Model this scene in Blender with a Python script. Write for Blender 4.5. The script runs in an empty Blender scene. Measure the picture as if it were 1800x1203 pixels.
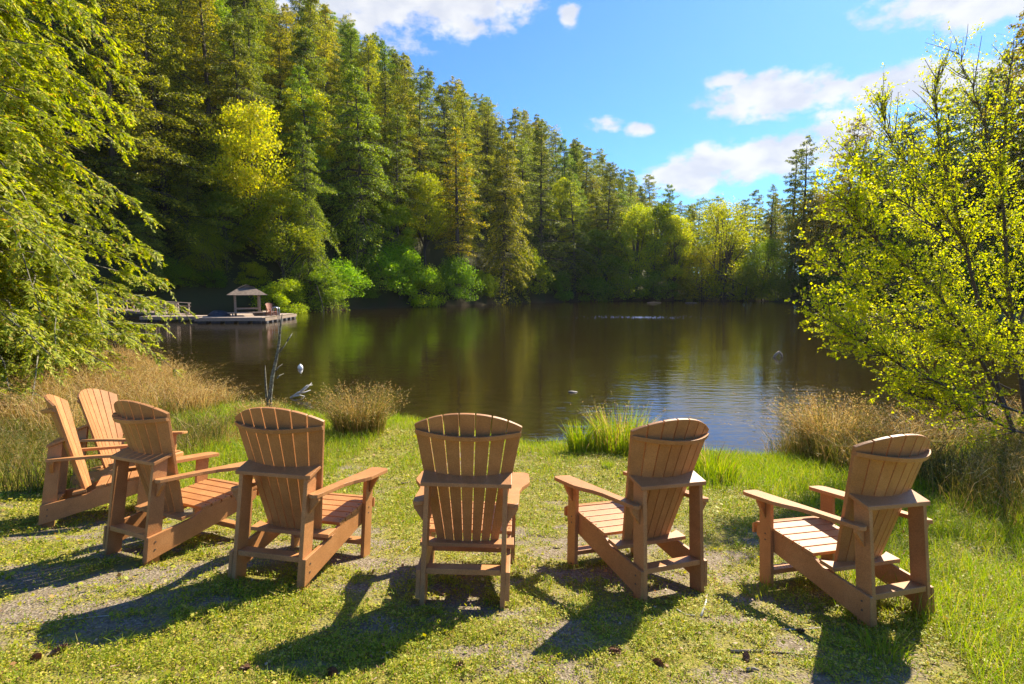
import bpy, math, random
import numpy as np
from mathutils import Vector, Matrix, Quaternion
random.seed(7)
RG = np.random.default_rng(7)
S = bpy.context.scene
COL = S.collection
PI = math.pi

# ------------------------------------------------------------------ camera
FPX, PITCH, CAMH = 946.9, 0.0984, 1.9357
cam = bpy.data.cameras.new('camera'); camo = bpy.data.objects.new('camera', cam); COL.objects.link(camo)
camo.location = (0, 0, CAMH); camo.rotation_euler = (PI/2-PITCH, 0, 0)
cam.lens = FPX/1800*36; cam.sensor_width = 36; cam.clip_start = .05; cam.clip_end = 6000
S.camera = camo

# ------------------------------------------------------------------ light
SUN_AZ, SUN_EL = math.radians(39), math.radians(41.5)
sunv = Vector((math.sin(SUN_AZ)*math.cos(SUN_EL), math.cos(SUN_AZ)*math.cos(SUN_EL), math.sin(SUN_EL)))
sl = bpy.data.lights.new('sun', 'SUN'); sl.energy = 4.9; sl.angle = math.radians(.5); sl.color = (1, .90, .72)
so = bpy.data.objects.new('sun', sl); COL.objects.link(so); so.rotation_euler = sunv.to_track_quat('Z', 'Y').to_euler()
S.view_settings.view_transform = 'Standard'; S.view_settings.look = 'None'
S.view_settings.gamma = 1; S.view_settings.use_curve_mapping = False
S.view_settings.exposure = 1.28
S.cycles.max_bounces = 8; S.cycles.diffuse_bounces = 4; S.cycles.transparent_max_bounces = 8
S.cycles.sample_clamp_indirect = 6

world = bpy.data.worlds.new('World'); S.world = world; world.use_nodes = True
def world_nodes():
    nt = world.node_tree; N = nt.nodes; L = nt.links; N.clear()
    out = N.new('ShaderNodeOutputWorld'); bg = N.new('ShaderNodeBackground'); L.new(bg.outputs[0], out.inputs[0])
    sky = N.new('ShaderNodeTexSky'); sky.sky_type = 'NISHITA'; sky.sun_disc = False
    sky.sun_elevation = SUN_EL; sky.sun_rotation = SUN_AZ; sky.air_density = 1.0; sky.dust_density = .3; sky.ozone_density = 3.0
    def math_(op, a, b=None, c=None, clamp=False):
        n = N.new('ShaderNodeMath'); n.operation = op; n.use_clamp = clamp
        for i, v in enumerate((a, b, c)):
            if v is None: continue
            if isinstance(v, (int, float)): n.inputs[i].default_value = v
            else: L.new(v, n.inputs[i])
        return n.outputs[0]
    tc = N.new('ShaderNodeTexCoord'); sep = N.new('ShaderNodeSeparateXYZ'); L.new(tc.outputs['Generated'], sep.inputs[0])
    az = math_('ARCTAN2', sep.outputs[0], sep.outputs[1]); el = math_('ARCSINE', sep.outputs[2])
    # cloud banks as directions: azimuth, elevation (deg), radii (deg), strength
    px = lambda x, y: (math.degrees(math.atan2(x-900, 947)), math.degrees(math.atan((508-y)/math.hypot(947, x-900))))
    blobs = [(790, 20, 150, 62, 1), (640, 5, 170, 80, 1), (900, 15, 50, 40, .9), (994, 54, 22, 17, .8), (1300, 292, 140, 36, 1), (1390, 270, 40, 30, 1), (1200, 315, 70, 40, .9),
             (1340, 185, 110, 34, .9), (1260, 158, 30, 12, .6), (1440, 178, 34, 22, .8), (1560, 165, 95, 30, .95), (1680, 165, 80, 30, .9),
             (1660, 18, 110, 30, 1), (1760, 0, 120, 50, 1), (1118, 237, 26, 11, .7), (1060, 228, 26, 15, .6), (1450, 250, 70, 40, .8),
             (2100, 120, 200, 70, 1), (2300, 330, 300, 60, .9), (200, -250, 300, 90, 1), (1300, -350, 260, 80, 1), (-300, 150, 300, 90, 1)]
    comb = N.new('ShaderNodeCombineXYZ'); L.new(az, comb.inputs[0]); L.new(el, comb.inputs[1])
    nz = N.new('ShaderNodeTexNoise'); nz.inputs['Scale'].default_value = 17; nz.inputs['Detail'].default_value = 8; nz.inputs['Roughness'].default_value = .6
    mp = N.new('ShaderNodeMapping'); mp.inputs['Scale'].default_value = (1, 1.7, 1); L.new(comb.outputs[0], mp.inputs[0]); L.new(mp.outputs[0], nz.inputs['Vector'])
    acc = None
    for (x, y, rx, ry, s) in blobs:
        a0, e0 = px(x, y); a0 = math.radians(a0); e0 = math.radians(e0)
        d1 = math_('DIVIDE', math_('SUBTRACT', az, a0), rx/947*1.0); d2 = math_('DIVIDE', math_('SUBTRACT', el, e0), ry/947*.95)
        d = math_('ADD', math_('MULTIPLY', d1, d1), math_('MULTIPLY', d2, d2))
        v = math_('MULTIPLY', math_('SUBTRACT', 1, math_('SQRT', d)), s)
        acc = v if acc is None else math_('MAXIMUM', acc, v)
    dens = math_('ADD', acc, math_('MULTIPLY', math_('SUBTRACT', nz.outputs[0], .5), 2.1))
    mr = N.new('ShaderNodeMapRange'); mr.interpolation_type = 'SMOOTHSTEP'; L.new(dens, mr.inputs[0]); mr.inputs[1].default_value = -.12; mr.inputs[2].default_value = .44
    # cloud tone
    nz2 = N.new('ShaderNodeTexNoise'); nz2.inputs['Scale'].default_value = 14; nz2.inputs['Detail'].default_value = 4
    L.new(mp.outputs[0], nz2.inputs['Vector'])
    tone = N.new('ShaderNodeMix'); tone.data_type = 'RGBA'
    tr = N.new('ShaderNodeMapRange'); L.new(nz2.outputs[0], tr.inputs[0]); tr.inputs[1].default_value = .4; tr.inputs[2].default_value = .62
    L.new(tr.outputs[0], tone.inputs[0]); tone.inputs[6].default_value = (4.7, 4.9, 5.4, 1); tone.inputs[7].default_value = (6.1, 6.1, 6.1, 1)
    tint = N.new('ShaderNodeMix'); tint.data_type = 'RGBA'; tint.blend_type = 'MULTIPLY'; tint.inputs[0].default_value = 1
    L.new(sky.outputs[0], tint.inputs[6]); tint.inputs[7].default_value = (.50, .86, 1.32, 1)
    mix = N.new('ShaderNodeMix'); mix.data_type = 'RGBA'; L.new(math_('MULTIPLY', mr.outputs[0], .93), mix.inputs[0])
    L.new(tint.outputs[2], mix.inputs[6]); L.new(tone.outputs[2], mix.inputs[7]); L.new(mix.outputs[2], bg.inputs[0])
    bg.inputs[1].default_value = .068
world_nodes()

# ------------------------------------------------------------------ helpers
def tag(o, label=None, cat=None, group=None, kind=None):
    if label: o['label'] = label
    if cat: o['category'] = cat
    if group: o['group'] = group
    if kind: o['kind'] = kind
    return o
def empty(name, loc=(0, 0, 0), rz=0, label=None, cat=None, group=None):
    o = bpy.data.objects.new(name, None); COL.objects.link(o); o.location = loc; o.rotation_euler = (0, 0, rz)
    return tag(o, label, cat, group)
def npmesh(name, V, quads=None, tris=None, smooth=False):
    me = bpy.data.meshes.new(name); V = np.asarray(V, dtype=np.float32).reshape(-1, 3)
    q = np.zeros((0, 4), int) if quads is None else np.asarray(quads, int).reshape(-1, 4)
    t = np.zeros((0, 3), int) if tris is None else np.asarray(tris, int).reshape(-1, 3)
    me.vertices.add(len(V)); me.vertices.foreach_set('co', V.ravel())
    nl = q.size+t.size; me.loops.add(nl); me.loops.foreach_set('vertex_index', np.concatenate([q.ravel(), t.ravel()]).astype(np.int32))
    me.polygons.add(len(q)+len(t))
    tot = np.concatenate([np.full(len(q), 4), np.full(len(t), 3)]).astype(np.int32)
    me.polygons.foreach_set('loop_start', np.concatenate([[0], np.cumsum(tot)[:-1]]).astype(np.int32) if len(tot) else tot)
    me.polygons.foreach_set('loop_total', tot)
    me.polygons.foreach_set('use_smooth', np.full(len(tot), bool(smooth)))
    me.update(calc_edges=True); return me
def obj(name, me, mat=None, parent=None):
    o = bpy.data.objects.new(name, me); COL.objects.link(o)
    if mat and not me.materials: me.materials.append(mat)
    if parent: o.parent = parent
    return o
class MB:
    def __init__(s): s.v = []; s.q = []; s.t = []; s.n = 0
    def add(s, V, quads=None, tris=None):
        V = np.asarray(V, float).reshape(-1, 3); s.v.append(V)
        if quads is not None and len(quads): s.q.append(np.asarray(quads, int).reshape(-1, 4)+s.n)
        if tris is not None and len(tris): s.t.append(np.asarray(tris, int).reshape(-1, 3)+s.n)
        s.n += len(V); return s
    def box(s, c, d, R=None):
        c = np.array(c, float); d = np.array(d, float)/2
        V = np.array([(x, y, z) for x in (-1, 1) for y in (-1, 1) for z in (-1, 1)])*d
        if R is not None: V = V@np.array(R).T
        return s.add(V+c, [(0, 1, 3, 2), (4, 6, 7, 5), (0, 4, 5, 1), (2, 3, 7, 6), (0, 2, 6, 4), (1, 5, 7, 3)])
    def beam(s, a, b, w, h):
        a = np.array(a, float); b = np.array(b, float); d = b-a; L = np.linalg.norm(d); d /= L
        up = np.array((0, 0, 1.)) if abs(d[2]) < .9 else np.array((0, 1., 0)); r = np.cross(d, up); r /= np.linalg.norm(r); u = np.cross(r, d)
        return s.box((a+b)/2, (w, L, h), np.stack([r, d, u], 1))
    def prism(s, poly, ax, lo, hi):
        # poly 2D extruded along axis ax ('x','y','z')
        n = len(poly); V = []
        for k in (lo, hi):
            for (a, b) in poly: V.append({'x': (k, a, b), 'y': (a, k, b), 'z': (a, b, k)}[ax])
        s.add(V, [(i, (i+1) % n, n+(i+1) % n, n+i) for i in range(n)])
        s.t.append(np.array([(0, i+1, i) for i in range(1, n-1)]+[(n, n+i, n+i+1) for i in range(1, n-1)])+s.n-2*n)
        return s
    def tube(s, pts, rad, k=6, cap=True):
        P = np.asarray(pts, float); m = len(P); rad = np.broadcast_to(rad, (m,))
        T = np.gradient(P, axis=0); T /= np.linalg.norm(T, axis=1)[:, None]+1e-9
        ref = np.array((0, 0, 1.)) if abs(T[0][2]) < .9 else np.array((1., 0, 0))
        A = np.cross(T, ref); A /= np.linalg.norm(A, axis=1)[:, None]+1e-9; B = np.cross(T, A)
        th = np.arange(k)*2*PI/k
        V = P[:, None]+rad[:, None, None]*(A[:, None]*np.cos(th)[None, :, None]+B[:, None]*np.sin(th)[None, :, None])
        i = np.arange(m-1)[:, None]*k; j = np.arange(k)[None]; jn = (j+1) % k
        Q = np.stack([i+j, i+jn, i+k+jn, i+k+j], -1).reshape(-1, 4)
        t = []
        if cap: t = [(0, b+1, b) for b in range(1, k-1)]+[((m-1)*k, (m-1)*k+b, (m-1)*k+b+1) for b in range(1, k-1)]
        return s.add(V.reshape(-1, 3), Q, t)
    def leaves(s, P, A, B):
        n = len(P); V = np.stack([P, P+A*.45+B*.5, P+A, P+A*.45-B*.5], 1).reshape(-1, 3)
        return s.add(V, np.arange(n*4).reshape(n, 4))
    def mesh(s, name, smooth=False):
        return npmesh(name, np.concatenate(s.v), np.concatenate(s.q) if s.q else None, np.concatenate(s.t) if s.t else None, smooth)
    def build(s, name, mat, parent=None, smooth=False, bevel=0):
        o = obj(name, s.mesh(name, smooth), mat, parent)
        if bevel:
            m = o.modifiers.new('bevel', 'BEVEL'); m.width = bevel; m.segments = 2; m.limit_method = 'ANGLE'; m.angle_limit = math.radians(40)
        return o
def copy_tree(o, parent=None):
    c = o.copy(); COL.objects.link(c)
    if parent: c.parent = parent
    for ch in list(o.children): copy_tree(ch, c)
    return c
def unit(a): return a/(np.linalg.norm(a, axis=-1, keepdims=True)+1e-9)
def rvec(n): return unit(RG.normal(size=(n, 3)))
# lattice value noise
_tab = np.random.default_rng(3).random((256, 256))
def vnoise(x, y):
    x = np.asarray(x, float); y = np.asarray(y, float); xi = np.floor(x).astype(int); yi = np.floor(y).astype(int)
    fx = x-xi; fy = y-yi; fx = fx*fx*(3-2*fx); fy = fy*fy*(3-2*fy); g = lambda a, b: _tab[a & 255, b & 255]
    return (g(xi, yi)*(1-fx)+g(xi+1, yi)*fx)*(1-fy)+(g(xi, yi+1)*(1-fx)+g(xi+1, yi+1)*fx)*fy
def fbm(x, y, o=4):
    r = 0; a = .5; t = 0
    for k in range(o): r = r+a*vnoise(x*2**k+17*k, y*2**k+5*k); t += a; a *= .5
    return r/t
def sst(x, a, b):
    t = np.clip((np.asarray(x, float)-a)/(b-a), 0, 1); return t*t*(3-2*t)
def ray(px, py):
    a = (px-900)/FPX; b = (601.5-py)/FPX; cp, sp = math.cos(PITCH), math.sin(PITCH)
    return np.array((a, cp+b*sp, -sp+b*cp))
def at(px, py, Y):            # the point seen at (px, py) of the 1800 px photograph, Y metres ahead
    d = ray(px, py); return np.array((0, 0, CAMH))+d*(Y/d[1])
def pix(p):
    x, y, z = p[0], p[1], p[2]-CAMH; cp, sp = math.cos(PITCH), math.sin(PITCH)
    dep = y*cp-z*sp; up = y*sp+z*cp; return 900+FPX*x/dep, 601.5-FPX*up/dep

# ------------------------------------------------------------------ terrain
WZ = -.86
def onwater(px, py):
    d = ray(px, py); t = (WZ-CAMH)/d[2]; return (d[0]*t, d[1]*t)
near_px = [(1900, 800), (1800, 782), (1650, 790), (1500, 792), (1420, 798), (1370, 812), (1250, 810), (1120, 790), (980, 786), (940, 792), (900, 780), (830, 762), (740, 742), (660, 745), (600, 742), (500, 728), (400, 716), (330, 690), (290, 660), (200, 640), (120, 622), (-100, 600)]
far_pts = [(-46, 36), (-44, 50), (-37, 56), (-31, 62), (-27, 65), (-23.6, 70), (-20, 79), (-9, 90), (4.7, 110), (16, 122), (27, 128), (41, 129), (57, 123), (58, 104), (56, 84), (50, 66), (44, 50), (36, 36), (28, 24), (20, 15)]
LAKE = np.array([onwater(*p) for p in near_px]+far_pts)
def lake_sd(x, y):            # negative inside the lake
    x = np.asarray(x, float); y = np.asarray(y, float); sh = x.shape; x = x.ravel(); y = y.ravel()
    D = np.full(x.shape, 1e9); ins = np.zeros(x.shape, bool); n = len(LAKE)
    for i in range(n):
        a = LAKE[i]; b = LAKE[(i+1) % n]; e = b-a; t = np.clip(((x-a[0])*e[0]+(y-a[1])*e[1])/(e@e), 0, 1)
        D = np.minimum(D, np.hypot(x-a[0]-t*e[0], y-a[1]-t*e[1]))
        c = ((a[1] > y) != (b[1] > y)) & (x < (b[0]-a[0])*(y-a[1])/(b[1]-a[1]+1e-12)+a[0]); ins ^= c
    return np.where(ins, -D, D).reshape(sh)
CH = {'C': (-.285, 2.897, -.010, .029), 'D': (.994, 3.109, .459, .016), 'E': (2.224, 2.881, .352, -.021), 'B': (-1.497, 3.098, -.233, .018),
      'F': (-2.65, 3.505, -.471, .010), 'A': (-4.026, 4.459, -1.0, -.027), 'G': (-4.62, 5.66, -1.464, -.026)}
TX, TY = -.1601, -.02756
def ground(x, y):
    x = np.asarray(x, float); y = np.asarray(y, float); d = lake_sd(x, y); dp = np.maximum(d, 0); di = np.maximum(-d, 0)
    pl = (np.clip(y, -30, 60)-3.5)*TX+np.clip(x, -60, 60)*TY
    num = 0; den = .15
    for (cx, cy, a, dz) in CH.values():
        qx = cx-math.sin(a)*.35; qy = cy+math.cos(a)*.35
        w = np.exp(-((x-qx)**2+(y-qy)**2)/.5); num = num+w*dz; den = den+w
    pl = pl+num/den
    bank = WZ+.03+.32*(1-np.exp(-dp/1.2))+.012*np.minimum(dp, 40)
    land = np.log(np.exp((pl-bank)*8)+1)/8+bank
    land = WZ+(land-WZ)*sst(dp, -.05, .5)+.01
    rr = np.hypot(x, y); az = x/np.maximum(y, 1); wf = sst(rr, 30, 52)*(y > 0)
    Sl = np.interp(az, [-3, -1, -.6, -.3, 0, .1, .2, .3, .45, .6, .75, 1.2], [.5, .9, 1.0, 1.0, .8, .6, .34, .1, .05, .06, .03, .04])
    hill = Sl*92*(1-np.exp(-dp/72))
    land = land+hill*wf+(fbm(x/9, y/9)-.5)*np.minimum(dp*.25, 3)*wf
    land = land+(fbm(x*1.3+9, y*1.3)-.5)*.05*sst(dp, .3, 1.5)
    bed = WZ-.02-np.minimum(di*.07, 2.2)+(fbm(x*.9, y*.9+4)-.5)*.06*sst(di, .5, 3)
    return np.where(d > 0, land, bed)
def gz(x, y): return float(ground(np.array([x]), np.array([y]))[0])
def lush(x, y):               # 0 gravel, 1 closed grass and moss
    d = lake_sd(x, y)
    b = .69+.32*sst(y, 3.8, 5.5)+.45*sst(x-.25*(y-3), 1.9, 3.2)+.12*sst(-x, 2.5, 5)-.10*np.exp(-((x+.35*(y-3))**2)/1.2)
    return np.clip(b-.10+(fbm(x*1.4+3, y*1.4, 3)-.5)*1.0+(fbm(x*7, y*7, 2)-.5)*1.1+(fbm(x*23, y*23, 2)-.5)*1.0, 0, 1)*(d > .1)

# ------------------------------------------------------------------ materials
def mat(name): m = bpy.data.materials.new(name); m.use_nodes = True; m.node_tree.nodes.clear(); return m, m.node_tree.nodes, m.node_tree.links
def ramp(N, stops):
    r = N.new('ShaderNodeValToRGB'); e = r.color_ramp.elements
    while len(e) < len(stops): e.new(.5)
    for k, (p, c) in zip(e, stops): k.position = p; k.color = (*c, 1)
    return r
def leaf_mat(name, stops, trans=.4, objcol=False, rough=.55, spec=.25):
    m, N, L = mat(name); out = N.new('ShaderNodeOutputMaterial'); g = N.new('ShaderNodeNewGeometry')
    r = ramp(N, stops); L.new(g.outputs['Random Per Island'], r.inputs[0]); c = r.outputs[0]
    if objcol:
        oi = N.new('ShaderNodeObjectInfo'); mx = N.new('ShaderNodeMix'); mx.data_type = 'RGBA'; mx.blend_type = 'MULTIPLY'; mx.inputs[0].default_value = 1
        L.new(c, mx.inputs[6]); L.new(oi.outputs['Color'], mx.inputs[7]); c = mx.outputs[2]
    p = N.new('ShaderNodeBsdfPrincipled'); p.inputs['Roughness'].default_value = rough; p.inputs['Specular IOR Level'].default_value = spec
    t = N.new('ShaderNodeBsdfTranslucent'); ms = N.new('ShaderNodeMixShader'); ms.inputs[0].default_value = trans
    hs = N.new('ShaderNodeHueSaturation'); hs.inputs['Saturation'].default_value = 1.15; hs.inputs['Value'].default_value = 1.35; L.new(c, hs.inputs['Color'])
    L.new(c, p.inputs['Base Color']); L.new(hs.outputs[0], t.inputs[0]); L.new(p.outputs[0], ms.inputs[1]); L.new(t.outputs[0], ms.inputs[2]); L.new(ms.outputs[0], out.inputs[0])
    return m
def simple(name, stops, scale=8, rough=.8, bump=.2, stretch=(1, 1, 1), spec=.3, detail=5, metal=0):
    m, N, L = mat(name); out = N.new('ShaderNodeOutputMaterial'); p = N.new('ShaderNodeBsdfPrincipled'); L.new(p.outputs[0], out.inputs[0])
    tc = N.new('ShaderNodeTexCoord'); mp = N.new('ShaderNodeMapping'); mp.inputs['Scale'].default_value = stretch; L.new(tc.outputs['Object'], mp.inputs[0])
    nz = N.new('ShaderNodeTexNoise'); nz.inputs['Scale'].default_value = scale; nz.inputs['Detail'].default_value = detail; nz.inputs['Roughness'].default_value = .65
    L.new(mp.outputs[0], nz.inputs['Vector']); r = ramp(N, stops); L.new(nz.outputs[0], r.inputs[0]); L.new(r.outputs[0], p.inputs['Base Color'])
    p.inputs['Roughness'].default_value = rough; p.inputs['Specular IOR Level'].default_value = spec; p.inputs['Metallic'].default_value = metal
    if bump:
        b = N.new('ShaderNodeBump'); b.inputs['Strength'].default_value = bump; b.inputs['Distance'].default_value = .01; L.new(nz.outputs[0], b.inputs['Height']); L.new(b.outputs[0], p.inputs['Normal'])
    return m
M = {}
M['needle'] = leaf_mat('conifer foliage', [(0, (.04, .058, .014)), (.45, (.185, .205, .028)), (1, (.46, .42, .065))], .45, True)
M['maple'] = leaf_mat('broadleaf foliage', [(0, (.16, .23, .022)), (.5, (.28, .34, .028)), (1, (.42, .42, .035))], .5, True)
M['cedar_near'] = leaf_mat('cedar sprays', [(0, (.14, .20, .022)), (.45, (.34, .39, .03)), (.85, (.52, .51, .06)), (.95, (.56, .52, .12)), (1, (.48, .25, .06))], .5)
M['alder_leaf'] = leaf_mat('alder leaves', [(0, (.22, .30, .02)), (.5, (.48, .50, .022)), (1, (.62, .56, .04))], .62)
M['grass'] = leaf_mat('green grass', [(0, (.14, .23, .018)), (.5, (.27, .37, .022)), (.85, (.42, .44, .035)), (1, (.42, .34, .12))], .42)
M['clover'] = leaf_mat('moss and clover', [(0, (.13, .17, .012)), (.4, (.31, .35, .018)), (.75, (.48, .42, .03)), (.92, (.50, .38, .12)), (1, (.34, .17, .07))], .3)
M['dry'] = leaf_mat('dry grass', [(0, (.14, .075, .025)), (.4, (.42, .26, .09)), (.8, (.66, .47, .22)), (1, (.26, .28, .05))], .4)
M['mixgrass'] = leaf_mat('mixed sedge', [(0, (.05, .06, .015)), (.5, (.15, .16, .025)), (.8, (.28, .19, .06)), (1, (.46, .32, .14))], .35)
M['bark'] = simple('bark', [(.3, (.045, .033, .025)), (.7, (.13, .10, .08))], 14, .9, .6, (1, 1, .25))
M['bark_light'] = simple('lichen bark', [(.35, (.06, .045, .035)), (.55, (.20, .18, .13)), (.7, (.36, .38, .26))], 22, .9, .5)
M['twig'] = simple('alder twig bark', [(.3, (.05, .035, .03)), (.7, (.13, .10, .08))], 30, .8, .2)
M['birch'] = simple('bleached wood', [(.3, (.35, .32, .28)), (.7, (.62, .58, .52))], 20, .8, .3)
M['weathered'] = simple('weathered timber', [(.3, (.17, .12, .08)), (.7, (.36, .27, .20))], 5, .85, .3, (1, 6, 6))
M['deck'] = simple('deck boards', [(.3, (.30, .22, .16)), (.7, (.50, .39, .30))], 4, .8, .2)
M['shingle'] = simple('old cedar shingles', [(.3, (.11, .08, .055)), (.7, (.28, .21, .155))], 6, .9, .4)
M['tarp'] = simple('dark tarpaulin', [(.3, (.03, .03, .035)), (.7, (.08, .08, .09))], 5, .6, .2)
M['metal'] = simple('steel tube', [(0, (.6, .6, .6)), (1, (.75, .75, .75))], 3, .3, 0, metal=1)
M['white'] = simple('white plastic', [(0, (.8, .8, .78)), (1, (.86, .86, .85))], 3, .35, 0)
M['chip'] = simple('dry twig bark', [(.3, (.20, .15, .10)), (.7, (.42, .35, .26))], 40, .85, .3)
M['cone'] = simple('pine cone scales', [(.3, (.14, .065, .035)), (.7, (.30, .17, .10))], 60, .8, .5)
M['litter'] = leaf_mat('dead leaves', [(0, (.10, .05, .03)), (.5, (.28, .17, .09)), (1, (.50, .40, .28))], .15)
M['rock'] = simple('wet stone', [(.3, (.07, .06, .05)), (.7, (.22, .19, .16))], 9, .6, .5)
M['screw'] = simple('dull screw heads', [(0, (.10, .07, .05)), (1, (.14, .10, .07))], 9, .5, 0)

def chair_mat(name, stops):
    m, N, L = mat(name); out = N.new('ShaderNodeOutputMaterial'); p = N.new('ShaderNodeBsdfPrincipled'); L.new(p.outputs[0], out.inputs[0])
    tc = N.new('ShaderNodeTexCoord'); nz = N.new('ShaderNodeTexNoise'); nz.inputs['Scale'].default_value = 5; nz.inputs['Detail'].default_value = 8; nz.inputs['Roughness'].default_value = .7
    oi = N.new('ShaderNodeObjectInfo'); va = N.new('ShaderNodeVectorMath'); va.operation = 'ADD'; L.new(tc.outputs['Object'], va.inputs[0])
    vm = N.new('ShaderNodeVectorMath'); vm.operation = 'SCALE'; vm.inputs[0].default_value = (30, 17, 9); L.new(oi.outputs['Random'], vm.inputs['Scale']); L.new(vm.outputs[0], va.inputs[1])
    L.new(va.outputs[0], nz.inputs['Vector']); r = ramp(N, stops); L.new(nz.outputs[0], r.inputs[0])
    f = N.new('ShaderNodeTexNoise'); f.inputs['Scale'].default_value = 170; f.inputs['Detail'].default_value = 2; L.new(va.outputs[0], f.inputs['Vector'])
    # fine speckle of the recycled board plus a slight per-board tone
    mx = N.new('ShaderNodeMix'); mx.data_type = 'RGBA'; mx.blend_type = 'MULTIPLY'; mx.inputs[0].default_value = 1; fr = ramp(N, [(.35, (.82, .80, .78)), (.65, (1.08, 1.08, 1.08))]); L.new(f.outputs[0], fr.inputs[0])
    L.new(r.outputs[0], mx.inputs[6]); L.new(fr.outputs[0], mx.inputs[7])
    hs = N.new('ShaderNodeHueSaturation'); mr = N.new('ShaderNodeMapRange'); L.new(oi.outputs['Random'], mr.inputs[0]); mr.inputs[3].default_value = .88; mr.inputs[4].default_value = 1.1
    L.new(mr.outputs[0], hs.inputs['Value']); L.new(mx.outputs[2], hs.inputs['Color']); L.new(hs.outputs[0], p.inputs['Base Color'])
    p.inputs['Roughness'].default_value = .5; p.inputs['Specular IOR Level'].default_value = .4
    b = N.new('ShaderNodeBump'); b.inputs['Strength'].default_value = .25; b.inputs['Distance'].default_value = .002; L.new(f.outputs[0], b.inputs['Height']); L.new(b.outputs[0], p.inputs['Normal'])
    return m
M['chair'] = chair_mat('caramel plastic lumber', [(.25, (.35, .152, .050)), (.5, (.46, .206, .070)), (.75, (.55, .270, .100))])
M['chair_red'] = chair_mat('reddish plastic lumber', [(.3, (.38, .15, .08)), (.7, (.48, .21, .12))])

def ground_mat():
    m, N, L = mat('ground'); out = N.new('ShaderNodeOutputMaterial'); p = N.new('ShaderNodeBsdfPrincipled'); L.new(p.outputs[0], out.inputs[0])
    geo = N.new('ShaderNodeNewGeometry'); at_ = N.new('ShaderNodeAttribute'); at_.attribute_name = 'cover'
    sp = N.new('ShaderNodeSeparateColor'); L.new(at_.outputs['Color'], sp.inputs[0])      # r lush, g forest (on the bed: painted depth dimming), b bed
    v = N.new('ShaderNodeTexVoronoi'); v.inputs['Scale'].default_value = 75; L.new(geo.outputs['Position'], v.inputs['Vector'])
    gr = ramp(N, [(0, (.09, .07, .05)), (.45, (.20, .165, .12)), (.8, (.34, .29, .22)), (1, (.55, .49, .40))]); L.new(v.outputs['Color'], gr.inputs[0])
    n1 = N.new('ShaderNodeTexNoise'); n1.inputs['Scale'].default_value = 28; n1.inputs['Detail'].default_value = 6; n1.inputs['Roughness'].default_value = .7; L.new(geo.outputs['Position'], n1.inputs['Vector'])
    moss = ramp(N, [(.3, (.10, .10, .02)), (.5, (.21, .19, .035)), (.7, (.30, .24, .08))]); L.new(n1.outputs[0], moss.inputs[0])
    def mix(f, a, b):
        x = N.new('ShaderNodeMix'); x.data_type = 'RGBA'
        L.new(f, x.inputs[0]); L.new(a, x.inputs[6]); L.new(b, x.inputs[7]); return x.outputs[2]
    ma = N.new('ShaderNodeMath'); ma.operation = 'ADD'; L.new(sp.outputs[0], ma.inputs[0])
    mb = N.new('ShaderNodeMath'); mb.operation = 'MULTIPLY_ADD'; L.new(n1.outputs[0], mb.inputs[0]); mb.inputs[1].default_value = 1.6; mb.inputs[2].default_value = -.8; L.new(mb.outputs[0], ma.inputs[1])
    mr = N.new('ShaderNodeMapRange'); L.new(ma.outputs[0], mr.inputs[0]); mr.inputs[1].default_value = .35; mr.inputs[2].default_value = .7
    soil = N.new('ShaderNodeMix'); soil.data_type = 'RGBA'; soil.inputs[0].default_value = .5; L.new(gr.outputs[0], soil.inputs[6]); soil.inputs[7].default_value = (.18, .13, .075, 1)
    c = mix(mr.outputs[0], soil.outputs[2], moss.outputs[0])
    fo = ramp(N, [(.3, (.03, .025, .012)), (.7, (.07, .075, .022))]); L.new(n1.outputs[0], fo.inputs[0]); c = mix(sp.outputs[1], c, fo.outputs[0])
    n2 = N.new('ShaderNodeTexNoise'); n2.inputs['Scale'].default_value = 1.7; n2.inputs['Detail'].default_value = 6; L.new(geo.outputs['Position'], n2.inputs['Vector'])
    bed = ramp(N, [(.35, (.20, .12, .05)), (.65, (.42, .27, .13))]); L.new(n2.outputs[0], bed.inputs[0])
    depth_dim = N.new('ShaderNodeMix'); depth_dim.data_type = 'RGBA'; L.new(sp.outputs[1], depth_dim.inputs[0]); L.new(bed.outputs[0], depth_dim.inputs[6]); depth_dim.inputs[7].default_value = (.07, .045, .02, 1); c = mix(sp.outputs[2], c, depth_dim.outputs[2])  # bed darkens offshore: light lost in deep water, painted into its colour
    L.new(c, p.inputs['Base Color']); p.inputs['Roughness'].default_value = .95; p.inputs['Specular IOR Level'].default_value = .15
    b = N.new('ShaderNodeBump'); b.inputs['Strength'].default_value = .7; b.inputs['Distance'].default_value = .012; L.new(v.outputs['Distance'], b.inputs['Height']); L.new(b.outputs[0], p.inputs['Normal'])
    return m
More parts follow.
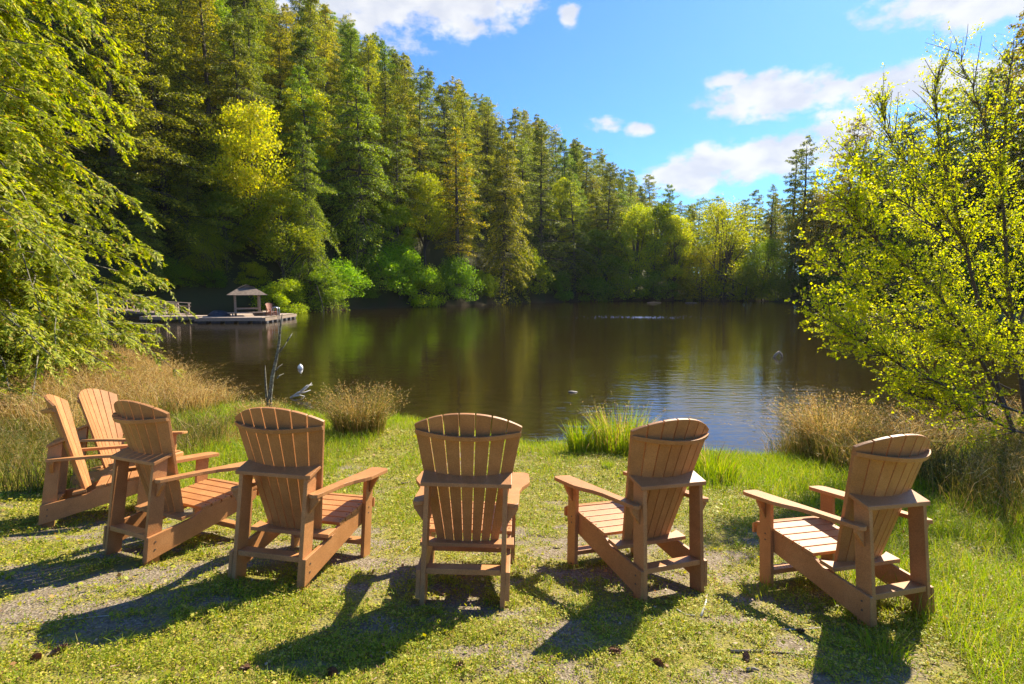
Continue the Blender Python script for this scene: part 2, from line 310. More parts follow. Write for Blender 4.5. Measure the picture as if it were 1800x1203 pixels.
def build_ground():
    def axis(n, near, far, c=0): t = np.linspace(-1, 1, n); return c+np.sinh(t*near)/math.sinh(near)*far
    xs = axis(331, 6.6, 2200); ys = np.concatenate([-np.geomspace(2200, 2, 30), np.linspace(-1.9, 12, 130), 12+np.geomspace(.12, 2200, 230)])
    X, Y = np.meshgrid(xs, ys); Z = ground(X, Y); ny, nx = X.shape
    i = np.arange(ny-1)[:, None]*nx+np.arange(nx-1)[None]
    me = npmesh('ground', np.stack([X, Y, Z], -1), np.stack([i, i+1, i+nx+1, i+nx], -1).reshape(-1, 4), smooth=True)
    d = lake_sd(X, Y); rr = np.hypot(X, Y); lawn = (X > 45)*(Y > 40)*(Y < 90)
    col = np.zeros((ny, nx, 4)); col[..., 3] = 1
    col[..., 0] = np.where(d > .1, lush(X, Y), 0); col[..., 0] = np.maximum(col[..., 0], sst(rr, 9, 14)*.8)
    col[..., 1] = np.where(d > 0, sst(rr, 28, 45)*(1-lawn), np.maximum(sst(-d, 2, 10), sst(rr, 24, 34))); col[..., 2] = 1-sst(d, -.05, .25)  # g on the bed: painted dimming, by depth and on the far side
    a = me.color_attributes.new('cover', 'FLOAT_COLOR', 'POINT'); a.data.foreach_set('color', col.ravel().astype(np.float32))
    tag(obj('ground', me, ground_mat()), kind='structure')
build_ground()

def water_mat():
    m, N, L = mat('lake water'); out = N.new('ShaderNodeOutputMaterial')
    geo = N.new('ShaderNodeNewGeometry'); mp = N.new('ShaderNodeMapping'); mp.inputs['Scale'].default_value = (.55, 1.5, 1); L.new(geo.outputs['Position'], mp.inputs[0])
    n1 = N.new('ShaderNodeTexNoise'); n1.inputs['Scale'].default_value = 3.2; n1.inputs['Detail'].default_value = 3; n1.inputs['Roughness'].default_value = .5; L.new(mp.outputs[0], n1.inputs['Vector'])
    n2 = N.new('ShaderNodeTexNoise'); n2.inputs['Scale'].default_value = .25; n2.inputs['Detail'].default_value = 3; L.new(mp.outputs[0], n2.inputs['Vector'])
    r2 = N.new('ShaderNodeMapRange'); L.new(n2.outputs[0], r2.inputs[0]); r2.inputs[1].default_value = .35; r2.inputs[2].default_value = .65; r2.inputs[3].default_value = .35; r2.inputs[4].default_value = 1
    mu = N.new('ShaderNodeMath'); mu.operation = 'MULTIPLY'; L.new(n1.outputs[0], mu.inputs[0]); L.new(r2.outputs[0], mu.inputs[1])
    b = N.new('ShaderNodeBump'); b.inputs['Strength'].default_value = 1; b.inputs['Distance'].default_value = .013; L.new(mu.outputs[0], b.inputs['Height'])
    fr = N.new('ShaderNodeFresnel'); fr.inputs[0].default_value = 1.95; L.new(b.outputs[0], fr.inputs['Normal'])
    gl = N.new('ShaderNodeBsdfGlossy'); gl.inputs['Roughness'].default_value = .03; L.new(b.outputs[0], gl.inputs['Normal'])
    df = N.new('ShaderNodeBsdfDiffuse'); df.inputs[0].default_value = (.085, .058, .017, 1)
    tr = N.new('ShaderNodeBsdfTransparent'); tr.inputs[0].default_value = (.96, .76, .50, 1)
    m1 = N.new('ShaderNodeMixShader'); m1.inputs[0].default_value = .72; L.new(df.outputs[0], m1.inputs[1]); L.new(tr.outputs[0], m1.inputs[2])
    m2 = N.new('ShaderNodeMixShader'); L.new(fr.outputs[0], m2.inputs[0]); L.new(m1.outputs[0], m2.inputs[1]); L.new(gl.outputs[0], m2.inputs[2]); L.new(m2.outputs[0], out.inputs[0])
    return m
tag(obj('lake_water', npmesh('lake_water', [(-62, 5, WZ), (75, 5, WZ), (75, 140, WZ), (-62, 140, WZ)], [(0, 1, 2, 3)]), water_mat()), kind='structure')

# ------------------------------------------------------------------ trees
def conifer(seed, H, R, droop=.5, t0=.12, nb=120, per=90, leaf=.21, gap=.0, prof=.75, broken=0):
    """trunk and crown meshes of one conifer, base at origin"""
    r = np.random.default_rng(seed); tb = MB(); lean = r.normal(size=2)*.02*H
    zz = np.linspace(-1.5, H*.97, 12); P = np.stack([lean[0]*(zz/H)**2, lean[1]*(zz/H)**2, zz], 1)
    tb.tube(P, np.maximum(H*.013*(1-zz/H)**.8, .02), 8)
    cb = MB(); LP = []; LA = []; LB = []
    for k in range(nb):
        t = min(.995, max(t0, t0+(1-t0)*((k+r.random())/nb)**.92+r.normal()*.012))
        if r.random() < gap: continue
        L = R*1.18*((1-t)**prof)*(.55+.45*min(1, (t-t0)/.12+.25))*r.uniform(.5, 1.2)*(1+.22*math.sin(k*.37+seed)+.15*math.sin(k*1.1+seed*2))+.25
        if broken and t > .93: L *= 1.4
        th = k*2.4+r.normal()*.4; d = np.array((math.cos(th), math.sin(th), 0)); z = t*H
        up = (.35*t-.05+r.normal()*.10)*L; dr = droop*L*(1.1-t*.8)*r.uniform(.6, 1.4)
        s = np.linspace(0, 1, 6); b0 = np.array((lean[0]*t*t, lean[1]*t*t, z))
        bp = b0+d*L*s[:, None]+np.array((0, 0, 1))*(up*s-dr*s*s)[:, None]
        if L > 1.2: tb.tube(bp[:5], np.linspace(.05, .015, 5)*(L/3+.3), 4, False)
        n = int(per*3.2*(L/R+.12)*r.uniform(.7, 1.2)); s = r.uniform(.12, 1.05, n)**.8; lat = r.uniform(-1, 1, n)*.46*L*(1.08-s)**.7*np.minimum(1, s*3)
        side = np.array((-d[1], d[0], 0)); p = b0+d*(L*s)[:, None]+np.array((0, 0, 1))*(up*s-dr*s*s-np.abs(lat)*.35-r.random(n)*.12*L*.5)[:, None]+side*lat[:, None]+r.normal(size=(n, 3))*np.array((.09, .09, .13))
        a = unit(d*.7+side*np.sign(lat)[:, None]*.6+np.array((0, 0, -.35-droop*.6))+r.normal(size=(n, 3))*.55)
        w = unit(np.cross(a, r.normal(size=(n, 3))+np.array((0, 0, 1.2)))); l = leaf*r.uniform(.6, 1.4, n)[:, None]
        LP.append(p); LA.append(a*l); LB.append(w*l*.5)
    cb.leaves(np.concatenate(LP), np.concatenate(LA), np.concatenate(LB))
    return tb.mesh('trunk', True), cb.mesh('crown')
def broadleaf(seed, H, R, nblob=56, per=330, leaf=.19, base=.3, flat=.55, loose=0., stems=1):
    r = np.random.default_rng(seed); tb = MB(); cb = MB(); LP = []; LA = []; LB = []
    for k in range(nblob):
        ph = r.uniform(0, 2*PI); u = r.uniform(0, 1); z = base+(1-base)*u; rad = R*math.sin(PI*min(.97, (.12+.8*(u**.9))))**.7*r.uniform(.35, 1)
        c = np.array((rad*math.cos(ph), rad*math.sin(ph), z*H*.93)); br = R*r.uniform(.22, .4)
        n = int(per*r.uniform(.6, 1.3)); v = unit(r.normal(size=(n, 3))); v[:, 2] = v[:, 2]*flat; q = c+v*br*(r.random((n, 1))**.4)*(1+loose*r.random((n, 1)))
        q[:, 2] -= .25*(np.hypot(q[:, 0]-c[0], q[:, 1]-c[1])/br)**2*br*.6
        a = unit(v+r.normal(size=(n, 3))*.6+np.array((0, 0, -.2))); w = unit(np.cross(a, r.normal(size=(n, 3)))); l = leaf*r.uniform(.6, 1.4, (n, 1))
        LP.append(q); LA.append(a*l); LB.append(w*l*.75)
        st = np.array((r.normal()*.1*R*(stems > 1)*3, r.normal()*.1*R*(stems > 1)*3, 0)) if stems > 1 else np.zeros(3)
        if k % 2 == 0:
            s = np.linspace(0, 1, 5)[:, None]; a0 = st*1+np.array((0, 0, c[2]*.35)); tb.tube(a0*(1-s)+c*s+np.array((0, 0, 1))*(s*(1-s))*H*.06, np.linspace(.07, .02, 5)*H/10, 4, False)
    for q in range(stems):
        o = r.normal(size=2)*.12*R*(stems > 1); zz = np.linspace(-1, H*.8, 8); tb.tube(np.stack([o[0]+o[0]*zz/H*2, o[1]+o[1]*zz/H*2+.1*np.sin(zz), zz], 1), np.linspace(.02*H, .004*H, 8)/(stems**.5), 6)
    cb.leaves(np.concatenate(LP), np.concatenate(LA), np.concatenate(LB)); return tb.mesh('trunk', True), cb.mesh('crown')

FIR = [conifer(11, 26, 4.6, .35, .10, 130, 95, prof=.6), conifer(12, 26, 4.2, .3, .14, 120, 90, gap=.06, prof=.55), conifer(13, 26, 5.2, .4, .08, 130, 100, prof=.55), conifer(14, 26, 4.4, .3, .3, 95, 90, gap=.12, prof=.5, broken=1), conifer(15, 26, 4.8, .5, .22, 110, 80, gap=.16, prof=.42, broken=1)]
CED = [conifer(21, 24, 4.6, .8, .04, 140, 110, .21, prof=.5), conifer(22, 24, 5.2, .9, .03, 140, 110, .21, prof=.58)]
THIN = [conifer(31, 28, 3.2, .3, .25, 90, 55, .26, gap=.15, prof=.5), conifer(32, 28, 2.8, .25, .35, 80, 50, .26, gap=.2, prof=.45)]
MAP = [broadleaf(41, 12, 4.6), broadleaf(42, 12, 3.8, 50, 330, flat=.45), broadleaf(43, 13, 4.8, 80, 240, .17, .12, .7, .4, 4)]
SHR = [broadleaf(51, 5, 3.0, 40, 320, .15, .02, .7, .2, 3), broadleaf(52, 4, 2.8, 36, 320, .14, .0, .7, .2, 3)]
KIND = {'fir': (FIR, 26, 'fir_tree', 'fir tree', 'needle'), 'cedar': (CED, 24, 'cedar_tree', 'cedar tree', 'needle'), 'thin': (THIN, 28, 'fir_tree', 'fir tree', 'needle'),
        'maple': (MAP, 12, 'maple_tree', 'maple tree', 'maple'), 'shrub': (SHR, 5, 'lakeside_shrub', 'shrub', 'maple')}
def tree(kind, var, x, y, h, label, color=(1, 1, 1), group=None, wid=1.0, z=None, rz=None):
    vs, H, name, cat, mk = KIND[kind]; tm, cm = vs[var % len(vs)]; s = h/H
    root = empty(name, (x, y, gz(x, y) if z is None else z), RG.uniform(0, 6.28) if rz is None else rz, label, cat, group)
    root.scale = (s*wid, s*wid, s)
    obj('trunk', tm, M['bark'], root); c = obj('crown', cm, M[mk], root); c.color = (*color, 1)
    return root
SHX = [-400, 0, 200, 330, 420, 500, 580, 650, 800, 940, 1010, 1100, 1200, 1340, 1430, 1480, 1560, 1640, 1800, 2400]
SHY = [40, 48, 55, 60, 62, 65, 70, 80, 90, 112, 120, 128, 129, 123, 118, 100, 84, 66, 52, 40]
SKX = [-400, 0, 330, 420, 520, 600, 660, 720, 800, 870, 940, 1000, 1060, 1100, 1150, 1200, 1230, 1300, 1360, 1420, 1480, 1560, 1700, 1800, 2400]
SKY_ = [-900, -700, -400, -170, -60, 15, 50, 92, 132, 172, 190, 238, 262, 292, 305, 322, 356, 352, 330, 270, 245, 260, 200, 130, 100]
def shoreY(px): return float(np.interp(px, SHX, SHY))
def tree_px(kind, var, px, extra, top, label, color=(1, 1, 1), wid=1.0, group=None):
    Y = shoreY(px)+extra; x = (px-900)/FPX*Y*.995; z = gz(x, Y); p = at(px, top, Y); h = max(2.5, p[2]-z)
    return tree(kind, var, x, Y, h, label, color, group, wid)
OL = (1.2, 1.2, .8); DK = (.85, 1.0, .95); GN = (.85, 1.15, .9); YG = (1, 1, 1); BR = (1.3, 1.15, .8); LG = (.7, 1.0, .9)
feat = [
 ('fir', 1, 215, 3, -120, 'tall fir with a bare dark trunk rising behind the left cedar', (1.2, 1.15, .8), 1.15),
 ('fir', 0, 120, 6, -160, 'dark fir between the left edge and the bare trunked fir', DK, 1.1),
 ('fir', 2, 300, 5, -60, 'olive brown fir right of the bare trunked fir', OL, 1.1),
 ('fir', 0, 385, 9, -90, 'tall olive fir standing behind the big yellow maple', (1.3, 1.15, .7), 1.0),
 ('cedar', 0, 262, 0, 330, 'drooping grey green cedar at the water by the gangway', (.9, 1.05, .9), 1.1),
 ('maple', 0, 452, 5, 175, 'big bright yellow maple high above the gazebo', (1.9, 1.55, .5), .8),
 ('maple', 1, 400, 3, 330, 'dull green broadleaf tree directly above the gazebo', (.7, .75, .8), 1.0),
 ('maple', 1, 545, 14, 145, 'small yellow maple high on the slope left of the tall cedar', (1.7, 1.45, .5), .7),
 ('cedar', 1, 545, 1, 215, 'narrow cedar with hanging grey green boughs right of the yellow maple', (.95, 1.15, .9), .8),
 ('cedar', 0, 640, 3, 120, 'tall green cedar with broad hanging boughs mid left of the slope', (1.0, 1.25, .8), .95),
 ('fir', 3, 700, 4, 185, 'dark fir just right of the tall green cedar', DK, 1.0),
 ('maple', 0, 748, 6, 300, 'olive yellow broadleaf crown on the middle of the slope', (1.2, 1.1, .5), .8),
 ('thin', 0, 805, 1, 225, 'slim fir with a leaning bare lower trunk at the shore', (1.4, 1.15, .7), 1.3),
 ('cedar', 1, 885, 0, 235, 'broad pale olive cedar touching the water in mid picture', (1.35, 1.25, .8), .95),
 ('fir', 0, 950, 3, 215, 'dark fir right of the broad pale olive cedar', (.75, .85, 1), 1.0),
 ('fir', 2, 1010, 2, 300, 'shaded fir at the water between pale cedar and yellow maples', DK, 1.0),
 ('maple', 1, 990, 10, 305, 'tiny yellow crown showing between firs on the right slope', (1.5, 1.35, .5), .5),
 ('fir', 0, 1065, 3, 285, 'grey green fir left of the two yellow maples', (.9, .95, .9), 1.0),
 ('maple', 0, 1118, 1, 358, 'left of the two yellow green maples on the far shore', (1.45, 1.35, .5), .8),
 ('maple', 1, 1183, 1, 372, 'right of the two yellow green maples on the far shore', (1.7, 1.5, .45), .75),
 ('maple', 2, 1272, -1, 362, 'large loose golden green alder standing alone at the far shore', (1.45, 1.25, .5), 1.0),
 ('maple', 2, 1238, -1, 440, 'low golden tree leaning at the left foot of the large alder', (1.6, 1.2, .5), 1.1),
 ('maple', 2, 1345, 0, 425, 'green broadleaf tree at the right foot of the large alder', (.85, 1.0, .7), 1.0),
 ('thin', 0, 1408, 5, 238, 'tallest slim fir against the cloud on the right shore', (.8, .9, 1), 1.1),
 ('thin', 1, 1388, 9, 262, 'slim fir just left of the tallest right shore fir', (.8, .9, 1), 1.2),
 ('thin', 0, 1350, 14, 325, 'thin fir over the green broadleaf tree, right of the gap', (.8, .95, 1), 1.1),
 ('thin', 1, 1325, 18, 335, 'small thin fir against the low cloud right of the gap', (.8, .95, 1), 1.2),
 ('fir', 2, 1480, 8, 215, 'broad brownish fir right of the tallest slim fir', (1.15, .85, .8), 1.0),
 ('fir', 1, 1440, 3, 330, 'brown olive fir in front of the tallest slim fir', (1.3, 1.0, .6), .9),
 ('fir', 0, 1395, 1, 400, 'dark low fir at the waterline under the tallest slim fir', DK, 1.0),
 ('maple', 0, 1432, 6, 330, 'rusty olive broadleaf tree between the right shore firs', (1.1, .8, .4), .7),
 ('fir', 3, 1570, 10, 215, 'dark fir showing through the top of the near alder', DK, 1.0),
 ('fir', 0, 1650, 14, 150, 'dark fir behind the middle of the near alder', DK, 1.0),
 ('fir', 1, 1730, 12, 120, 'tall dark fir behind the right part of the near alder', (.7, .8, .8), 1.0),
 ('fir', 2, 1795, 8, 20, 'tall brown tinged fir at the right edge behind the near alder', (1.2, .95, .7), 1.0),
 ('fir', 0, 1860, 6, 60, 'dark fir beyond the right edge of the picture', DK, 1.0),
 ('shrub', 0, 700, 0, 430, 'tall bright green shrub at the water below the slope middle', (.9, 1.2, .5), 1.0),
 ('shrub', 1, 745, -1, 455, 'bright yellow green bush right of the tall bright shrub', (1.2, 1.3, .5), .9),
 ('shrub', 0, 800, 0, 455, 'dull green bush at the foot of the slim leaning fir', (.6, .85, .7), .9),
 ('shrub', 1, 500, -1, 480, 'yellow green bush overhanging the water right of the dock chair', (1.2, 1.25, .5), 1.2),
 ('shrub', 0, 560, 0, 468, 'grey green bush spilling to the water right of the dock', (.75, .9, .8), 1.1),
 ('shrub', 1, 445, 2, 455, 'yellowish bush just behind the gazebo', (1.3, 1.15, .5), 1.1),
 ('shrub', 1, 375, 1, 480, 'dark green bush on the bank left of the gazebo', (.4, .6, .6), 1.2),
 ('shrub', 0, 320, 0, 470, 'grey green bush behind the gangway railing', (.6, .75, .7), 1.2),
 ('shrub', 1, 850, 0, 470, 'olive bush at the left foot of the broad pale cedar', (.8, .9, .6), .9),
 ('shrub', 0, 925, 0, 440, 'olive grey bush at the right foot of the broad pale cedar', (.95, .95, .7), .9),
 ('shrub', 1, 985, 0, 470, 'dim green bush at the water under the shaded fir', (.5, .8, .6), .9),
 ('shrub', 0, 1100, 0, 462, 'bright lime bush at the water below the left yellow maple', (1.2, 1.35, .5), .9),
 ('shrub', 1, 1205, 0, 480, 'pale bare looking bush left of the large alder', (.8, .7, .6), .9),
 ('shrub', 0, 1310, -1, 468, 'pale olive bush at the water under the large alder', (1.0, .95, .6), 1.1),
 ('shrub', 1, 1365, -1, 475, 'grey green bush at the water right of the large alder', (.8, .85, .7), 1.0),
 ('shrub', 0, 1420, -1, 478, 'dark bush where the far shore turns towards the near alder', (.4, .5, .5), 1.1),
]
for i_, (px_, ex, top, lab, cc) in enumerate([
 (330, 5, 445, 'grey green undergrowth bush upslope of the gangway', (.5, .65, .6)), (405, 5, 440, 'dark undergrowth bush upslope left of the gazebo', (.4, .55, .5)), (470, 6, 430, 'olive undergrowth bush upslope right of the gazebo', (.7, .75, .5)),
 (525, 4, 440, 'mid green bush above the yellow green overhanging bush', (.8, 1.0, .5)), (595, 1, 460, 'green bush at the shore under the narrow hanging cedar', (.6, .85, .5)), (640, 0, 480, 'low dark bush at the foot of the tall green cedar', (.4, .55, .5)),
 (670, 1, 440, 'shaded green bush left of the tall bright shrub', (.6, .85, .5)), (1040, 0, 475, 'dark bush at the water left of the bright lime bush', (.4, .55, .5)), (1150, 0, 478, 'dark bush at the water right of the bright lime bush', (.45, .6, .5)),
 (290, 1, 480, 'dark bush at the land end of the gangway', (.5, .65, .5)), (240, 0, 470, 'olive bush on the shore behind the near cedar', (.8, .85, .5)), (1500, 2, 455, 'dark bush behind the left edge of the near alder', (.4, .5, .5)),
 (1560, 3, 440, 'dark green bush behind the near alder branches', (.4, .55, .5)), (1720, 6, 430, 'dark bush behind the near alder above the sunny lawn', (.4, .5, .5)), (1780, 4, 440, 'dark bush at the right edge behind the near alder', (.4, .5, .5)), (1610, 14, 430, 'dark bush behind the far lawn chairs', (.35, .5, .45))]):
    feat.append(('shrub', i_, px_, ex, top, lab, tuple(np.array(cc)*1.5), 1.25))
for i_, (px_, ex, top, lab) in enumerate([(1520, 6, 260, 'dark fir behind the left edge of the near alder'), (1545, 14, 240, 'second dark fir behind the left part of the near alder'), (1605, 18, 200, 'dark fir seen through the left middle of the near alder'),
   (1690, 20, 150, 'dark fir seen through the middle of the near alder'), (1765, 16, 90, 'dark fir behind the trunk of the near alder'), (1300, 12, 350, 'low fir in the gap left of the thin cloud firs'), (1262, 14, 345, 'low dark fir in the gap above the large alder')]):
    feat.append(('fir', i_, px_, ex, top, lab, DK, 1.3))
feat += [('cedar', 0, 335, 2, 300, 'grey green cedar whose boughs hang above the gangway', (.9, 1.0, .9), 1.3), ('fir', 2, 395, 4, 250, 'dark fir behind the dull green broadleaf tree', DK, 1.2),
 ('maple', 2, 360, 1, 400, 'gnarled olive broadleaf tree between the gangway and gazebo', (.8, .8, .6), 1.1), ('maple', 0, 500, 2, 330, 'olive green broadleaf tree right of the gazebo', (1.0, .95, .6), 1.0),
 ('maple', 2, 520, 5, 400, 'pale twiggy broadleaf tree below the narrow hanging cedar', (1.1, 1.0, .7), 1.0), ('cedar', 1, 235, 2, 250, 'broad dark cedar beside the bare trunked fir', (.7, .85, .8), 1.2),
 ('maple', 1, 690, 3, 350, 'mid green broadleaf tree beside the tall green cedar', (.9, 1.0, .5), .9), ('maple', 0, 1050, 1, 400, 'dull green broadleaf tree left of the yellow maples', (.7, .8, .6), .9),
 ('maple', 1, 1150, 4, 350, 'olive broadleaf tree between the two yellow maples', (.9, .9, .5), .9)]
placed = []
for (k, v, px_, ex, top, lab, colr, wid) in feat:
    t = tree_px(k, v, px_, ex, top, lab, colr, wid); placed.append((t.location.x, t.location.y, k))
# the wood behind: firs and cedars over the whole slope, heights bounded by the photographed skyline
rf = np.random.default_rng(99); fills = []
tones = [(OL, 'olive'), (DK, 'dark green'), (GN, 'fresh green'), ((.9, .95, .9), 'grey green'), (BR, 'brownish')]
tries = 0
while len(fills) < 262 and tries < 9000:
    tries += 1
    px_ = rf.uniform(-120, 1900); ex = rf.uniform(2, 75)**1.0; Y = shoreY(px_)+ex
    if px_ > 1240: Y = shoreY(px_)+rf.uniform(8, 50)
    x = (px_-900)/FPX*Y
    if lake_sd(np.array([x]), np.array([Y]))[0] < 2.0: continue
    if any((x-a)**2+(Y-b)**2 < (3.2 if k != 'shrub' else 1.0)**2 for a, b, k in placed): continue
    z = gz(x, Y); sk = float(np.interp(px_, SKX, SKY_))+rf.uniform(0, 14); top = at(px_, sk, Y)[2]
    h = min(rf.uniform(18, 29), top-z)
    if h < 9: continue
    placed.append((x, Y, 'fir')); fills.append((px_, x, Y, z, h, z+h > top-1.2))
fills.sort()
ORD = ['first', 'second', 'third', 'fourth', 'fifth', 'sixth', 'seventh', 'eighth', 'ninth', 'tenth', 'eleventh', 'twelfth', 'thirteenth', 'fourteenth', 'fifteenth', 'sixteenth', 'seventeenth', 'eighteenth', 'nineteenth', 'twentieth']
LM = [(-200, 'near left cedar'), (215, 'bare trunked fir'), (440, 'gazebo'), (545, 'small yellow maple'), (640, 'tall green cedar'), (748, 'olive yellow broadleaf crown'),
      (885, 'broad pale olive cedar'), (1010, 'shaded waterside fir'), (1118, 'two yellow green maples'), (1272, 'large golden alder'), (1408, 'tallest slim fir'), (1640, 'near alder')]
cnt = {}
for (px_, x, Y, z, h, sky) in fills:
    tone, tw = tones[rf.integers(len(tones))]; ced = rf.random() < .28; kind = 'cedar' if ced else 'fir'
    if px_ > 1240 and not ced and rf.random() < .6: kind = 'thin'
    lm = min(LM, key=lambda q: abs(q[0]-px_))[1]; row = 'on the skyline above the' if sky else 'in the rows behind the'
    key = (tw, ced, lm, row); cnt[key] = cnt.get(key, 0)+1; nth = ORD[min(cnt[key], 20)-1]
    lab = '%s %s %s from the left %s %s' % (nth, tw, 'cedar' if ced else 'fir', row, lm)
    tree(kind, int(rf.integers(5)), x, Y, h, lab, tuple(np.array(tone)*rf.uniform(.9, 1.3)), '%ss %s %s' % ('cedar' if ced else 'fir', row, lm), rf.uniform(.9, 1.25), z-.2)

# ------------------------------------------------------------------ the near cedar on the left
def near_cedar():
    r = np.random.default_rng(5); bx, by = -12.7, 12.0; bz = gz(bx, by); H = 19.
    root = empty('cedar_tree', (bx, by, bz), 0, 'large near cedar with drooping yellow green sprays along the left edge', 'cedar tree')
    tb = MB(); zz = np.linspace(-.5, H, 12); tb.tube(np.stack([zz*0, .1*np.sin(zz/4), zz], 1), np.maximum(.28*(1-zz/H), .02), 10); tb.build('trunk', M['bark'], root, True)
    LP = []; LA = []; LB = []; bb = MB(); nb = 430
    for k in range(nb):
        t = (k+r.random())/nb; z = .35+t**1.15*(H-1.05); th = k*2.39996+r.normal()*.3
        if math.sin(th-2.3) > .75 and z > 2 and r.random() < .5: continue          # fewer on the far outer side
        L = (4.75*(1-t)**.42)*r.uniform(.62, 1.1)*(1+.12*math.sin(k*.21))
        d = np.array((math.cos(th), math.sin(th), 0.)); side = np.array((-d[1], d[0], 0))
        up = (.25-.1*t)*L; dr = r.uniform(.15, .9)*L; s = np.linspace(0, 1, 9); b0 = np.array((0, 0, z)); wob = r.normal(size=2)*.35
        C = lambda s: b0+d*(L*s)[:, None]+side*(wob[0]*np.sin(s*4)*L*.3)[:, None]+np.array((0, 0, 1))*(up*s-dr*s*s+.12*L*np.maximum(s-.75, 0))[:, None]
        bb.tube(C(s), np.linspace(.035, .006, 9), 5, False)
        nt = int(L*10)                                                             # side twigs
        ts = r.uniform(.12, 1, nt)
        for u in ts:
            sg = r.choice([-1, 1]); l2 = (.3+.55*(1.05-u)**.6)*r.uniform(.6, 1.15); d2 = unit(d*.8+side*sg*.9+r.normal(size=3)*.28+np.array((0, 0, r.uniform(-.95, .2))))
            o = C(np.array([u]))[0]; v = np.linspace(0, 1, 4); tw = o+d2*(l2*v)[:, None]+np.array((0, 0, -1))*(l2*.45*v*v)[:, None]
            if L > 1.5 and r.random() < .5: bb.tube(tw, np.linspace(.008, .003, 4), 3, False)
            n = int(46*l2/.6); q = r.uniform(.08, 1.05, n); p = o+d2*(l2*q)[:, None]+np.array((0, 0, -1))*(l2*.45*q*q)[:, None]
            s2 = unit(np.cross(d2, (0, 0, 1.))); sg2 = r.choice([-1, 1], n)[:, None]
            a = unit(d2*.75+s2*sg2*.75+np.array((0, 0, -.55))+r.normal(size=(n, 3))*.34); nrm = unit(np.cross(d2, s2)+r.normal(size=(n, 3))*.3)
            ll = r.uniform(.065, .16, (n, 1))*(1.15-.5*q)[:, None]; LP.append(p); LA.append(a*ll); LB.append(unit(np.cross(a, nrm))*ll*.40)
    cb = MB(); cb.leaves(np.concatenate(LP), np.concatenate(LA), np.concatenate(LB)); print('cedar leaves', sum(len(a) for a in LP))
    bb.build('branches', M['bark_light'], root); cb.build('crown', M['cedar_near'], root)
near_cedar()

